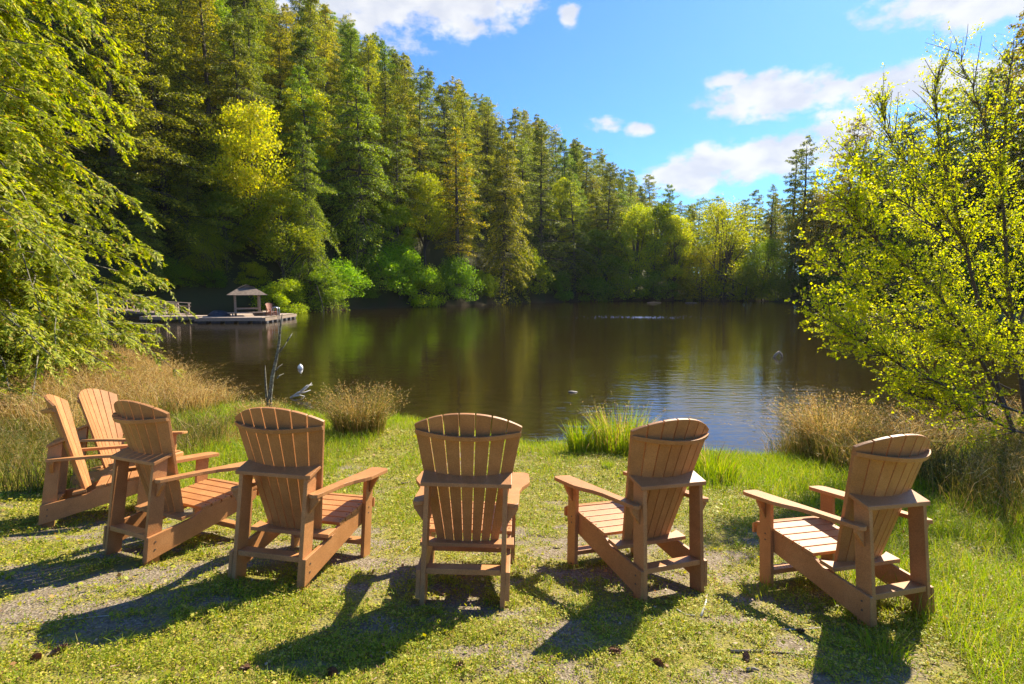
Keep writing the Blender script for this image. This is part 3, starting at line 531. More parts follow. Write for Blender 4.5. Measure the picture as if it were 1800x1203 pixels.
# ------------------------------------------------------------------ the near alder on the right
def near_alder():
    r = np.random.default_rng(8); bx, by = 8.3, 8.75; bz = gz(bx, by)
    root = empty('alder_tree', (bx, by, bz), 0, 'near young alder with fresh yellow green leaves leaning in from the right', 'alder tree'); O = np.array((bx, by, bz))
    stems = [([(1800, 820, 8.75), (1760, 700, 8.7), (1735, 600, 8.7), (1700, 450, 8.8), (1672, 330, 8.9), (1640, 220, 9), (1650, 130, 9.1)], .055),
             ([(1800, 800, 8.7), (1730, 640, 8.3), (1640, 500, 7.9), (1560, 440, 7.6), (1515, 395, 7.4), (1495, 360, 7.3)], .045),
             ([(1815, 810, 8.8), (1785, 600, 8.9), (1762, 400, 9), (1762, 240, 9.1), (1778, 110, 9.2)], .06),
             ([(1830, 740, 8.0), (1745, 708, 7.5), (1640, 670, 7.1), (1560, 632, 6.9), (1505, 592, 6.7), (1462, 566, 6.6)], .03),
             ([(1775, 560, 8.8), (1690, 420, 8.8), (1610, 310, 8.8), (1560, 240, 8.8), (1548, 190, 8.8)], .03),
             ([(1640, 500, 7.9), (1560, 500, 7.6), (1500, 498, 7.3), (1455, 470, 7.1)], .018),
             ([(1735, 620, 8.4), (1640, 585, 8.0), (1540, 560, 7.7), (1500, 545, 7.5)], .02),
             ([(1705, 460, 8.8), (1610, 370, 8.4), (1530, 320, 8.2), (1500, 280, 8.1)], .02),
             ([(1672, 330, 8.9), (1610, 260, 9.1), (1590, 230, 9.2)], .012),
             ([(1752, 300, 9.05), (1720, 180, 9.2), (1680, 90, 9.3)], .02),
             ([(1785, 600, 8.9), (1840, 420, 9.1), (1860, 250, 9.3), (1850, 120, 9.4)], .035),
             ([(1815, 700, 8.8), (1920, 560, 8.6), (1990, 430, 8.4)], .04), ([(1815, 720, 8.8), (1900, 520, 9.6), (1950, 300, 10.4)], .04),
             ([(1785, 640, 8.9), (1700, 540, 9.6), (1640, 430, 10.2), (1600, 380, 10.5)], .025),
             ([(1860, 790, 7.8), (1760, 745, 7.5), (1670, 715, 7.3), (1600, 690, 7.2)], .022), ([(1880, 700, 8.6), (1800, 640, 8.1), (1720, 610, 7.8), (1650, 600, 7.7)], .022),
             ([(1790, 690, 8.8), (1690, 640, 9.2), (1600, 620, 9.5), (1540, 600, 9.6)], .02)]
    bb = MB(); LP = []; LA = []; LB = []; total = 0
    def interp(P, u):
        k = u*(len(P)-1); i = min(int(k), len(P)-2); f = k-i; return P[i]*(1-f)+P[i+1]*f, unit(P[i+1]-P[i])
    for (pl, rad) in stems:
        P = np.array([at(*p) for p in pl])-O
        # smooth
        t = np.linspace(0, len(P)-1, 16); Q = np.stack([np.interp(t, np.arange(len(P)), P[:, k]) for k in range(3)], 1); Q[1:-1] = (Q[:-2]+2*Q[1:-1]+Q[2:])/4; Q[1:-1] += r.normal(size=(14, 3))*.012
        bb.tube(Q, np.linspace(rad, rad*.22, 16)*.68, 7)
        Lm = np.linalg.norm(np.diff(Q, axis=0), axis=1).sum(); n1 = int(Lm*15)
        for k in range(n1):
            u = r.uniform(.18, 1); o, d = interp(Q, u); l1 = r.uniform(.35, 1.0)*(1.15-u*.55)*min(1, Lm/2.5)
            if o[2]+bz < -.5: continue
            d1 = unit(d*1.1+rvecr(r)*.65+np.array((-.14, -.05, .2))); v = np.linspace(0, 1, 6)[:, None]; bend = rvecr(r)*.2*l1
            T = o+d1*l1*v+bend*v*v; bb.tube(T, np.linspace(.008, .003, 6), 4, False)
            for j in range(int(l1*9)+1):
                w = r.uniform(.2, 1); o2, _ = interp(T, w); l2 = r.uniform(.12, .38); d2 = unit(d1*.7+rvecr(r)*.8+np.array((0, 0, .1))); bb.add([o2, o2+d2*l2, o2+d2*l2*.5+np.array((.003, 0, .003))], None, [(0, 1, 2)])
                n = int(l2*52*(1-.55*sst(o2[2]+bz, 2.6, 5.5)))+2; q = r.uniform(.1, 1.02, (n, 1)); p = o2+d2*l2*q+r.normal(size=(n, 3))*.012
                a = unit(d2*.5+r.normal(size=(n, 3))*.7+np.array((0, 0, -.15))); b = unit(np.cross(a, r.normal(size=(n, 3))+np.array((0, 0, .8)))); s = r.uniform(.02, .05, (n, 1))*r.uniform(.75, 1.15)
                LP.append(p); LA.append(a*s); LB.append(b*s*.72)
    cb = MB(); cb.leaves(np.concatenate(LP), np.concatenate(LA), np.concatenate(LB)); print('alder leaves', sum(len(a) for a in LP))
    bb.build('trunk', M['twig'], root, True); cb.build('crown', M['alder_leaf'], root)
def rvecr(r): v = r.normal(size=3); return v/np.linalg.norm(v)
near_alder()

# ------------------------------------------------------------------ dock, gazebo and the things on it
def boards(root, x0, x1, y0, y1, z, w=.14, th=.035, name='plank', along='y'):
    n = int((x1-x0)/w); me = MB().box((0, 0, 0), (w-.012, y1-y0, th)).mesh(name)
    for k in range(n):
        o = obj(name, me, M['deck'], root); o.location = (x0+(k+.5)*w, (y0+y1)/2+random.uniform(-.02, .02), z-th/2+random.uniform(-.004, .004))
def dock():
    yaw = .06
    D = empty('floating_dock', (-20.3, 44.2, WZ), yaw, 'grey plank floating dock carrying the gazebo on the left', 'dock')
    zt = .46
    boards(D, -5.6, 0, 0, 7.6, zt, .2)
    MB().box((-2.8, .03, .29), (5.6, .06, .26)).build('fascia', M['weathered'], D)
    MB().box((.03, 3.8, .29), (.06, 7.6, .26)).build('fascia', M['weathered'], D)
    for k in range(7): MB().box((-.2, .5+k*1.1, .05), (.5, .45, .3)).build('float', M['tarp'], D)
    for k in range(5): MB().box((-5.1+k*1.1, .45, .03), (.7, .6, .26)).build('float', M['tarp'], D)
    boards(D, -11.2, -5.62, 2.2, 4.2, zt, .2)
    MB().box((-8.4, 2.17, .30), (5.6, .05, .22)).build('fascia', M['weathered'], D)
    for k in range(6): MB().box((-11+k*1.05, 2.6, .03), (.5, .5, .26)).build('float', M['tarp'], D)
    # gangway with railings
    G = empty('gangway', (-29.5, 48.6, WZ), PI-.22, 'timber gangway with post and rail railings behind the left cedar', 'gangway')
    for k in range(40):
        if k == 0: me = MB().box((0, 0, 0), (.2, 1.5, .035)).mesh('plank')
        o = obj('plank', me, M['deck'], G); o.location = (.12+k*.215, 0, .50+.012*k)
    MB().beam((0, -.72, .40), (8.6, -.72, .85), .08, .16).build('side_beam', M['weathered'], G); MB().beam((0, .72, .40), (8.6, .72, .85), .08, .16).build('side_beam', M['weathered'], G)
    for s in (-.7, .7):
        for k in range(8): MB().box((.2+k*1.15, s, .98+.06*k), (.09, .09, 1.0)).build('rail_post', M['deck'], G)
        MB().beam((0, s, 1.50), (8.5, s, 1.93), .14, .04).build('handrail', M['deck'], G)
        MB().beam((0, s, 1.2), (8.5, s, 1.63), .04, .09).build('mid_rail', M['weathered'], G)
        MB().beam((.3, s*1.03, .6), (2.4, s*1.03, 1.45), .04, .08).build('brace', M['deck'], G)
    # gazebo
    g = empty('gazebo', (-23.35, 47.6, WZ+zt), .5, 'small open timber gazebo with shingled hip roof on the dock', 'gazebo')
    a = .95
    for sx in (-a, a):
        for sy in (-a, a): MB().box((sx, sy, .95), (.14, .14, 1.9)).build('post', M['weathered'], g)
    for sx in (-a, a): MB().box((sx, 0, 1.82), (.1, 2*a+.3, .14)).build('beam', M['weathered'], g)
    for sy in (-a, a): MB().box((0, sy, 1.83), (2*a+.3, .1, .14)).build('beam', M['weathered'], g)
    e = 1.55; z0 = 1.82; z1 = 2.45; t = .55; ridge = 2.72
    # hip skirt in four shingle courses, then a gablet on top
    def course(f0, f1, k):
        w0 = e+(t-e)*f0; w1 = e+(t-e)*f1; h0 = z0+(z1-z0)*f0+.02*k; h1 = z0+(z1-z0)*f1+.02*k
        V = [(-w0, -w0, h0), (w0, -w0, h0), (w0, w0, h0), (-w0, w0, h0), (-w1, -w1, h1), (w1, -w1, h1), (w1, w1, h1), (-w1, w1, h1)]
        V += [(x, y, z-.035) for x, y, z in V]
        q = [(i, (i+1) % 4, 4+(i+1) % 4, 4+i) for i in range(4)]; q += [tuple(j+8 for j in reversed(c)) for c in q]; q += [(i+8, (i+1) % 4+8, (i+1) % 4, i) for i in range(4)]
        return MB().add(V, q)
    for k in range(5): course(k/5, (k+1)/5+.02, k*.3).build('shingle_course', M['shingle'], g)
    V = [(-.72, -.75, 2.38), (.72, -.75, 2.38), (-.72, .75, 2.38), (.72, .75, 2.38), (0, -.82, ridge), (0, .82, ridge)]
    MB().add(V+[(x, y, z-.04) for x, y, z in V], [(0, 4, 5, 2), (4, 1, 3, 5), (6, 8, 11, 10), (10, 11, 9, 7), (0, 6, 10, 4), (4, 10, 7, 1), (2, 5, 11, 8), (5, 3, 9, 11)]).build('gablet_roof', M['shingle'], g)
    MB().add([(-.55, -.6, 2.36), (.55, -.6, 2.36), (0, -.6, 2.66), (-.55, .6, 2.36), (.55, .6, 2.36), (0, .6, 2.66)], [(0, 3, 5, 2), (1, 2, 5, 4)], [(0, 2, 1), (3, 4, 5)]).build('gable_wall', M['weathered'], g)
    for sy in (-a+.1, a-.1): MB().box((0, sy, .62), (2*a-.14, .05, .1)).build('side_rail', M['weathered'], g)
    for (x, y, w, d, lab) in ((.0, -1.25, 3.2, .5, 'long low timber bench in front of the gazebo'), (1.5, .1, .5, 2.6, 'pale low bench at the lake side of the gazebo')):
        R = Matrix.Rotation(.5, 3, 'Z')@Vector((x, y, 0)); b = empty('bench', (-23.35+R.x, 47.6+R.y, WZ+zt), .5, lab, 'bench', 'low benches by the gazebo')
        for k in range(3):
            MB().box((0, 0, .3), (w, d, .05)).build('seat', M['deck'], b) if k == 0 else MB().box(((k-1.5)*w*.75 if w > d else 0, (k-1.5)*d*.75 if d > w else 0, .14), (.12 if w > d else d*.8, d*.8 if w > d else .12, .27)).build('leg', M['weathered'], b)
    # swim ladder
    l = empty('swim_ladder', (-20.25, 46.2, WZ+zt), yaw+PI/2, 'curved steel swim ladder at the right end of the dock', 'ladder')
    for s in (-.22, .22):
        th = np.linspace(0, PI, 9); pts = [(s, .25, 0)]+[(s, .0+.25*math.cos(a_), .55+.25*math.sin(a_)) for a_ in th]+[(s, -.25, -.75)]
        MB().tube(pts, .025, 8).build('rail', M['metal'], l, True)
    for k in range(3): MB().box((0, -.25, -.1-.22*k), (.44, .07, .03)).build('rung', M['metal'], l)
    # tarp bundle
    r = np.random.default_rng(4); u = np.linspace(0, 2*PI, 17)[:-1]; w = np.linspace(0, 1, 7)
    V = [(.95*math.cos(a_)*math.cos(b*PI/2)*(1+.15*math.sin(3*a_)), .55*math.sin(a_)*math.cos(b*PI/2), .42*math.sin(b*PI/2)*(1+.2*math.sin(2*a_))+.0) for b in w for a_ in u]
    Q = [(i*16+j, i*16+(j+1) % 16, (i+1)*16+(j+1) % 16, (i+1)*16+j) for i in range(6) for j in range(16)]
    o = MB().add(np.array(V)+r.normal(size=(112, 3))*.02, Q).build('covered_bundle', M['tarp'], None, True); o.location = (-25.3, 46.4, WZ+zt); tag(o, 'dark tarpaulin covered bundle lying on the left part of the dock', 'covered bundle')
dock()
def far_dock():
    D = empty('floating_dock', (33.6, 53.5, WZ), 0, 'low pale dock on the right shore seen behind the near alder', 'dock')
    boards(D, -3.2, 3.2, -.9, .9, .34, .32)
    MB().box((0, -.9, .2), (6.4, .06, .2)).build('fascia', M['deck'], D)
    for k in range(4): MB().box((-2.6+k*1.7, 0, .02), (.6, 1.5, .24)).build('float', M['tarp'], D)
far_dock()

# ------------------------------------------------------------------ chairs
def make_chair(mt, simple_=False):
    c = empty('adirondack_chair'); bv = .0035
    P = lambda mb, name, b=bv: mb.build(name, mt, c, False, min(b, .0028))
    tanr = .377; RAD = .66
    yc = lambda z: -.067+(1.10-z)*tanr
    def hw(z): return np.interp(z, [.26, 1.03, 1.1], [.185, .322, .334])
    # seven fanned back slats
    th = .022; nrm = np.array((0, 1, tanr))/math.hypot(1, tanr)
    for i in range(7):
        u0 = -1+2*i/7+.0115; u1 = -1+2*(i+1)/7-.0115; V = []
        zs0 = .262; k = 5
        for layer in (0, 1):
            for row in (0, 1):
                for j in range(k):
                    u = u0+(u1-u0)*j/(k-1)
                    z = zs0 if row == 0 else 1.10-.078*abs(u)**2.1
                    x = u*hw(z); x0, x1 = u0*hw(z), u1*hw(z); s0, s1 = x0*x0/2/RAD, x1*x1/2/RAD; sag = s0+(s1-s0)*j/(k-1)
                    V.append(np.array((x, yc(z)+sag, z+sag*tanr*.0))+nrm*th*layer)
        q = []
        for j in range(k-1):
            q += [(j, j+1, k+j+1, k+j), (2*k+j+1, 2*k+j, 3*k+j, 3*k+j+1), (k+j, k+j+1, 3*k+j+1, 3*k+j), (j+1, j, 2*k+j, 2*k+j+1)]
        q += [(0, k, 3*k, 2*k), (k-1, 3*k-1, 4*k-1, 2*k-1)]
        P(MB().add(V, q), 'back_slat', .003)
    def arcboard(za, zb, rear, xmax, off=.0, n=13, perp=0., sl_=0.):
        # board whose front edge hugs the rear of the slats
        V = []
        for z in (za, zb):
            for j in range(n):
                x = -xmax+2*xmax*j/(n-1); zc = z; f = yc(zc)+x*x/2/RAD-.001+off; e_ = rear(x, zc, f); V.append((x, f, z+perp*x*x/2/RAD+sl_*(f-.2*(sl_ < .3)))); V.append((x, e_, z+perp*x*x/2/RAD+sl_*(e_-.2*(sl_ < .3))))
        m = 2*n; q = []
        for j in range(n-1):
            a = 2*j; q += [(a, a+2, a+3, a+1), (m+a+2, m+a, m+a+1, m+a+3), (a+2, a, m+a, m+a+2), (a+1, a+3, m+a+3, m+a+1)]
        q += [(0, 1, m+1, m), (2*n-1, 2*n-2, m+2*n-2, m+2*n-1)]; return MB().add(V, q)
    P(arcboard(.670, .694, lambda x, z, f: .009, .264, off=-.004, sl_=.46), 'back_shelf')
    P(arcboard(.945, .972, lambda x, z, f: f-(.062-.040*(x/.31)**2), .312, perp=tanr), 'back_rail', .004)
    P(arcboard(.274, .298, lambda x, z, f: .205, .286, sl_=.2078), 'lower_brace')
    for s in (-1, 1):
        m = lambda a, b: (s*a, s*b) if s > 0 else (s*b, s*a)
        lo, hi = m(.215, .2425)
        P(MB().prism([(0, 0), (.098, 0), (.112, .719), (.020, .677)], 'x', lo, hi), 'leg')
        lo, hi = m(.2435, .268)
        P(MB().prism([(.0, .045), (.74, .270), (.81, .325), (.812, .375), (.792, .402), (.36, .312), (.30, .274), (0, .205)], 'x', lo, hi), 'side_rail')
        lo, hi = m(.2695, .297)
        P(MB().prism([(.66, 0), (.755, 0), (.755, .594), (.66, .590)], 'x', lo, hi), 'leg')
        # paddle arm with rounded ends
        pts = [(.2445, .03), (.285, .012), (.306, .030), (.311, .08), (.316, .32), (.332, .41), (.368, .50), (.386, .56), (.386, .79), (.374, .826), (.35, .84), (.27, .84), (.245, .828), (.2445, .60)]
        z_ = lambda y: .586+.036*(y/.84); n = len(pts); V = []
        for dz in (-.024, 0): V += [(s*x, y, z_(y)+dz) for x, y in pts]
        mb = MB().add(V, [(i, (i+1) % n, n+(i+1) % n, n+i) for i in range(n)]); cen = len(V)
        mb.add([(s*.30, .4, z_(.4)-.024), (s*.30, .4, z_(.4))]); 
        mb.t.append(np.array([(cen, (i+1) % n, i) for i in range(n)]+[(cen+1, n+i, n+(i+1) % n) for i in range(n)]))
        P(mb, 'armrest', .004)
        for (xa, y0, dep) in ((.2440, .045, .1), (.2985, .70, .13)):
            t_ = z_(y0)-.0245; V = [(s*xa, y_, z) for y_ in (y0, y0+.024) for z in (t_, t_-dep)]+[(s*(xa+.062), y_, t_) for y_ in (y0, y0+.024)]+[(s*(xa+.06), y_, t_-.02) for y_ in (y0, y0+.024)]
            # 0:(y0,t) 1:(y0,b) 2:(y1,t) 3:(y1,b) 4:out t y0 5: out t y1 6,7 out lower
            P(MB().add(V, [(0, 4, 6, 1), (2, 3, 7, 5), (0, 2, 5, 4), (4, 5, 7, 6), (6, 7, 3, 1), (0, 1, 3, 2)]), 'bracket', .002)
    # seat slats
    y = .362
    for k in range(6):
        w = .068; z0 = .312+(y-.36)*.2078; sl_ = .2078
        a0 = np.array((0, y, z0+.0015)); a1 = np.array((0, y+w, z0+.0015+w*sl_))
        if k == 5: a1 = np.array((0, y+w*.9, a0[2]-.004))
        n_ = np.array((0, -sl_, 1))*.022 if k < 5 else np.array((0, .006, .022))
        V = [(sx*.272, p[1]+q_*n_[1], p[2]+q_*n_[2]) for sx in (-1, 1) for q_ in (0, 1) for p in (a0, a1)]
        # idx: sx*4+q*2+p
        P(MB().add(V, [(0, 1, 3, 2), (4, 6, 7, 5), (0, 4, 5, 1), (2, 3, 7, 6), (0, 2, 6, 4), (1, 5, 7, 3)]), 'seat_slat')
        y += w+.009
    V = [(sx*.272, y_, z) for sx in (-1, 1) for (y_, z) in ((.826, .402), (.848, .390), (.848, .330), (.826, .330))]
    P(MB().add(V, [(0, 1, 2, 3), (7, 6, 5, 4), (0, 4, 5, 1), (1, 5, 6, 2), (2, 6, 7, 3), (3, 7, 4, 0)]), 'seat_slat')
    P(MB().box((0, .055, .197), (.428, .088, .032)), 'stretcher'); P(MB().box((0, .707, .115), (.536, .085, .030)), 'stretcher')
    # screw heads, all in one small part
    sc = MB()
    for s in (-1, 1):
        for (y_, z_) in ((.05, .12), (.05, .17), (.705, .32), (.705, .36)):
            sc.tube([(s*(.268 if y_ < .3 else .297), y_, z_), (s*(.2705 if y_ < .3 else .2995), y_, z_)], .006, 8)
        for k in range(6): yy = .396+k*.077; sc.tube([(s*.255, yy, .334+(yy-.36)*.2078+.002), (s*.255, yy, .337+(yy-.36)*.2078+.002)], .0045, 8)
    sc.build('screws', M['screw'], c); c.children[-1]['kind'] = 'stuff'
    return c
proto = make_chair(M['chair'])
labels = {'C': 'caramel plastic adirondack chair in the middle, seen squarely from behind', 'D': 'caramel adirondack chair right of the middle one, angled slightly left',
          'E': 'rightmost of the near caramel adirondack chairs, beside the tall right grass', 'B': 'caramel adirondack chair left of the middle one, its right arm overlapping bare grass',
          'F': 'third caramel adirondack chair from the left, hiding part of the chair behind it', 'A': 'leftmost caramel adirondack chair, seen from the side facing right',
          'G': 'farthest of the near adirondack chairs, sunlit front turned towards the camera, before dry grass'}
first = True
for k, (x, y, a, dz) in CH.items():
    c = proto if first else copy_tree(proto); first = False
    up = Vector((-TY, -TX, 1)).normalized(); f = Vector((-math.sin(a), math.cos(a), 0)); f = (f-up*f.dot(up)).normalized(); r_ = f.cross(up)
    c.matrix_world = Matrix.Translation((x, y, (y-3.5)*TX+x*TY+dz-.004))@Matrix((r_, f, up)).transposed().to_4x4()
    tag(c, labels[k], 'chair', 'adirondack chairs facing the lake')
far = make_chair(M['chair_red']); far.location = (-21.3, 47.2, WZ+.46); far.rotation_euler = (0, 0, -2.2); tag(far, 'small reddish brown adirondack chair on the far dock by the swim ladder', 'chair')
# two red brown chairs on the far right lawn
for (px_, lab) in ((1636, 'left of two tiny reddish chairs on the sunny right shore lawn'), (1650, 'right of two tiny reddish chairs on the sunny right shore lawn')):
    Y = 70; x = (px_-900)/FPX*Y; c = copy_tree(far); c.location = (x, Y, gz(x, Y)); c.rotation_euler = (0, 0, 2.2); tag(c, lab, 'chair', 'chairs on the right shore lawn')

# ------------------------------------------------------------------ grasses
def blades(n, X, Y, h, w, lean, r, Z=None):
    """bent tapering blades as arrays"""
    if Z is None: Z = ground(X, Y)
    th = r.uniform(0, 2*PI, n); d = np.stack([np.cos(th), np.sin(th), np.zeros(n)], 1); ph = r.uniform(0, 2*PI, n); s = np.stack([np.cos(ph), np.sin(ph), np.zeros(n)], 1)*w[:, None]/2
    P0 = np.stack([X, Y, Z-.01], 1); P1 = P0+d*(h*lean*.3)[:, None]+np.array((0, 0, 1))*(h*.55)[:, None]; P2 = P0+d*(h*lean)[:, None]+np.array((0, 0, 1))*(h*(1-.25*lean))[:, None]
    V = np.stack([P0-s, P0+s, P1-s*.8, P1+s*.8, P2], 1).reshape(-1, 3); i = np.arange(n)[:, None]*5
    return V, i+np.array([0, 1, 3, 2]), i+np.array([2, 3, 4]), P1, P2
def under_chair(X, Y):
    m = np.zeros(len(X), bool)
    return m
def scatter(r, n, x0, x1, y0, y1): return r.uniform(x0, x1, n), r.uniform(y0, y1, n)
def ground_cover():
    r = np.random.default_rng(61); n = 820000
    lr = r.uniform(math.log(1.55), math.log(9.5), n); rad = np.exp(lr); a = r.uniform(-.86, .86, n); X = rad*np.sin(a)*1.15; Y = rad*np.cos(a)
    L = lush(X, Y); d = lake_sd(X, Y); keep = (r.random(n) < np.clip((L-.26)*1.7, .06, 1)) & (d > .15)
    X, Y, L, rad = X[keep], Y[keep], L[keep], rad[keep]; n = len(X); Z = ground(X, Y)+r.random(n)*.035*(.2+L*L); s = r.uniform(.0028, .0095, n)*(.6+rad*.26)
    s = s*np.where(r.random(n) < .03, 2.3, 1); d_ = unit(np.stack([r.normal(size=n), r.normal(size=n), r.uniform(-.1, .9, n)], 1)); b = unit(np.cross(d_, np.stack([r.normal(size=n)*.4, r.normal(size=n)*.4, np.ones(n)], 1)))
    mb = MB().leaves(np.stack([X, Y, Z], 1), d_*s[:, None], b*s[:, None]*.9); print('cover', n)
    tag(mb.build('ground_cover', M['clover']), 'low moss, clover and tiny leaves covering the trodden lawn', 'ground cover', None, 'stuff')
    # short grass blades
    n = 300000; lr = r.uniform(math.log(1.6), math.log(11), n); rad = np.exp(lr); a = r.uniform(-.9, .9, n); X = rad*np.sin(a)*1.1; Y = rad*np.cos(a); L = lush(X, Y); d = lake_sd(X, Y)
    cl = fbm(X*2.2+40, Y*2.2, 3); keep = (r.random(n) < np.clip((L-.5)*1.6, .0, 1)*sst(cl, .42, .62)*(.4+.6*sst(Y, 3.2, 4.6))+.08) & (d > .1); X, Y, L, rad = X[keep], Y[keep], L[keep], rad[keep]; n = len(X)
    h = r.uniform(.025, .06, n)*(.6+L)*(1+.5*sst(Y, 5, 8)); V, Q, T, _, _ = blades(n, X, Y, h, r.uniform(.0022, .0045, n)*(.6+rad*.16), r.uniform(.2, .9, n), r)
    tag(MB().add(V, Q, T).build('short_grass', M['grass']), 'short bright green grass on the lawn around the chairs', 'grass', None, 'stuff')
ground_cover()
def band(name, mat_, label, seed, n, region, hmin, hmax, wmin, wmax, lean=(.2, .9), heads=0, cat='grass', thr=None):
    r = np.random.default_rng(seed); X, Y = scatter(r, n, *region[:4]); d = lake_sd(X, Y); keep = region[4](X, Y, d)
    den = fbm(X*1.1+seed, Y*1.1, 3); keep = keep & (r.random(n) < sst(den, *(thr or (.25, .6)))); X, Y, d = X[keep], Y[keep], d[keep]; n = len(X)
    h = r.uniform(hmin, hmax, n)*(.6+.8*fbm(X*.8+3, Y*.8+seed, 2)); dist = np.hypot(X, Y)
    V, Q, T, P1, P2 = blades(n, X, Y, h, r.uniform(wmin, wmax, n)*(.5+dist*.08), r.uniform(*lean, n), r, np.maximum(ground(X, Y), WZ-.1)); mb = MB().add(V, Q, T)
    if heads:
        k = r.random(n) < heads; p2 = P2[k]; p1 = P1[k]; m = 5
        for j in range(m):
            f = r.uniform(.78, 1.05, (len(p2), 1)); p = p1+(p2-p1)*f; a = unit(p2-p1+r.normal(size=p.shape)*.35)*r.uniform(.02, .05, (len(p2), 1)); b = unit(np.cross(a, r.normal(size=p.shape)))*.009; mb.leaves(p, a, b)
    o = mb.build(name, mat_); return tag(o, label, cat, None, 'stuff')
# long green grass at the right and along the shore
band('long_grass', M['grass'], 'long green grass on the right side behind and beside the last chair', 71, 60000, (1.6, 7.5, 1.6, 9.2, lambda X, Y, d: (X > 1.9+.28*(Y-2.0)*(Y < 6)+.2*np.sin(Y*3)) & (d > .05)), .07, .24, .003, .006, thr=(.2, .5))
band('shore_grass', M['grass'], 'fresh green grass along the near water edge', 72, 52000, (-7, 5, 5.8, 12.5, lambda X, Y, d: (d > -.12) & (d < 1.4)), .08, .26, .003, .006, thr=(.25, .55))
band('bank_grass', M['grass'], 'green grass on the bank behind the left chairs', 73, 52000, (-10, -2.2, 4.3, 12, lambda X, Y, d: (d > .1) & (Y > 5.2-.25*(X+4))), .10, .28, .003, .006, thr=(.2, .5))
band('dry_grass', M['dry'], 'tall dry golden grass on the left bank behind the chairs', 74, 62000, (-17, -3.6, 6.3, 19, lambda X, Y, d: (d > -.2) & (d < 5.5) & (Y > 8.0-.45*(X+5.5)*(X > -6)) & (X < -6.3+.3*np.sin(Y*5))), .40, .92, .004, .008, (.15, 1.5), .6, thr=(.36, .52))
band('bank_sedge', M['mixgrass'], 'green and brown sedge growing through the dry grass of the left bank', 78, 34000, (-17, -4.2, 6.0, 19, lambda X, Y, d: (d > -.1) & (d < 6)), .25, .6, .004, .008, (.2, 1.2), .1)
band('left_sedge', M['mixgrass'], 'rank mixed green and straw grass at the left edge', 75, 36000, (-13, -4.5, 5.2, 10.5, lambda X, Y, d: (d > .3) & (Y < 9+.1*X)), .18, .45, .003, .006, (.2, .9), .1)
band('right_dry_grass', M['dry'], 'tall dry reed grass on the right bank before the water', 76, 15000, (4.6, 11, 6.2, 10.5, lambda X, Y, d: (d > -.35) & (d < 1.7)), .40, .95, .004, .007, (.2, 1.6), .5, thr=(.42, .58))
band('right_sedge', M['mixgrass'], 'dark tangled sedge on the right bank below the alder', 77, 76000, (3.6, 12, 4.2, 10.6, lambda X, Y, d: (d > -.1) & (X > 4.2+.15*(8-Y))), .25, .62, .003, .006, (.2, 1.0), .1)

def clump(name, mk, px_, py_, n, rad, h, label, cat='grass clump', lean=(.1, .7), heads=0, w=(.004, .007), dry=0, group=None):
    """a single tussock rooted where the photograph shows its foot"""
    d = ray(px_, py_); t = np.linspace(2, 40, 1500); q = np.array((0, 0, CAMH))+d*t[:, None]; g = np.maximum(ground(q[:, 0], q[:, 1]), WZ); i = int(np.argmax(q[:, 2] < g)); c = q[i]
    r = np.random.default_rng(int(px_)*7+int(py_)); root = empty(name, (c[0], c[1], float(g[i])), 0, label, cat, group); dist = math.hypot(c[0], c[1])
    for (cnt, m_, nm) in ((int(n*(1-dry)), mk, 'green_blades' if mk == 'grass' else 'blades'), (int(n*dry), 'dry', 'dry_stems')):
        if cnt < 1: continue
        rr = rad*np.sqrt(r.random(cnt)); th = r.uniform(0, 2*PI, cnt); X = rr*np.cos(th); Y = rr*np.sin(th); th2 = th+r.normal(size=cnt)*.6
        hh = h*r.uniform(.45, 1.1, cnt)*(1.1 if nm == 'dry_stems' else 1); le = r.uniform(*lean, cnt); dd = np.stack([np.cos(th2), np.sin(th2), np.zeros(cnt)], 1); ph = r.uniform(0, 6.28, cnt)
        s = np.stack([np.cos(ph), np.sin(ph), np.zeros(cnt)], 1)*(r.uniform(*w, cnt)*(.5+dist*.07))[:, None]/2; P0 = np.stack([X, Y, np.full(cnt, -.06)], 1)
        P1 = P0+dd*(hh*le*.25)[:, None]+np.array((0, 0, 1))*(hh*.55)[:, None]; P2 = P0+dd*(hh*le)[:, None]+np.array((0, 0, 1))*(hh*(1-.25*le))[:, None]
        V = np.stack([P0-s, P0+s, P1-s*.8, P1+s*.8, P2], 1).reshape(-1, 3); ii = np.arange(cnt)[:, None]*5; mb = MB().add(V, ii+np.array([0, 1, 3, 2]), ii+np.array([2, 3, 4]))
        if heads and nm != 'green_blades':
            for j in range(4): f = r.uniform(.75, 1.04, (cnt, 1)); p = P1+(P2-P1)*f; a = unit(P2-P1+r.normal(size=p.shape)*.4)*.035; mb.leaves(p, a, unit(np.cross(a, r.normal(size=p.shape)))*.009)
        o = mb.build(nm, M[m_], root)
clump('rush_clump', 'mixgrass', 632, 762, 1900, .40, .82, 'dense brown tipped rush clump left of the middle chair by the water', heads=1, dry=.35, lean=(.05, .75))
clump('rush_clump', 'grass', 1020, 795, 420, .17, .60, 'small upright dark green rush clump right of the middle chair', dry=.05, w=(.007, .012), lean=(.05, .45))
clump('rush_clump', 'grass', 1090, 792, 850, .42, .78, 'wide green rush clump with a few dry stalks behind the right middle chair', heads=1, dry=.15, w=(.007, .012), lean=(.05, .55))
clump('rush_clump', 'grass', 1068, 822, 160, .07, .22, 'tiny rush tuft left of the right middle chair back', dry=0)
clump('rush_clump', 'grass', 1255, 842, 560, .26, .48, 'green rush clump just right of the right middle chair', dry=.08, w=(.007, .011), lean=(.05, .5))
clump('rush_clump', 'mixgrass', 1465, 805, 1700, .42, .95, 'tall brown grass clump at the water left of the last chair back', heads=1, dry=.5)
clump('dry_tuft', 'dry', 385, 782, 520, .2, .34, 'flopped blond grass tuft between the left chairs and the shore', lean=(.6, 1.6))
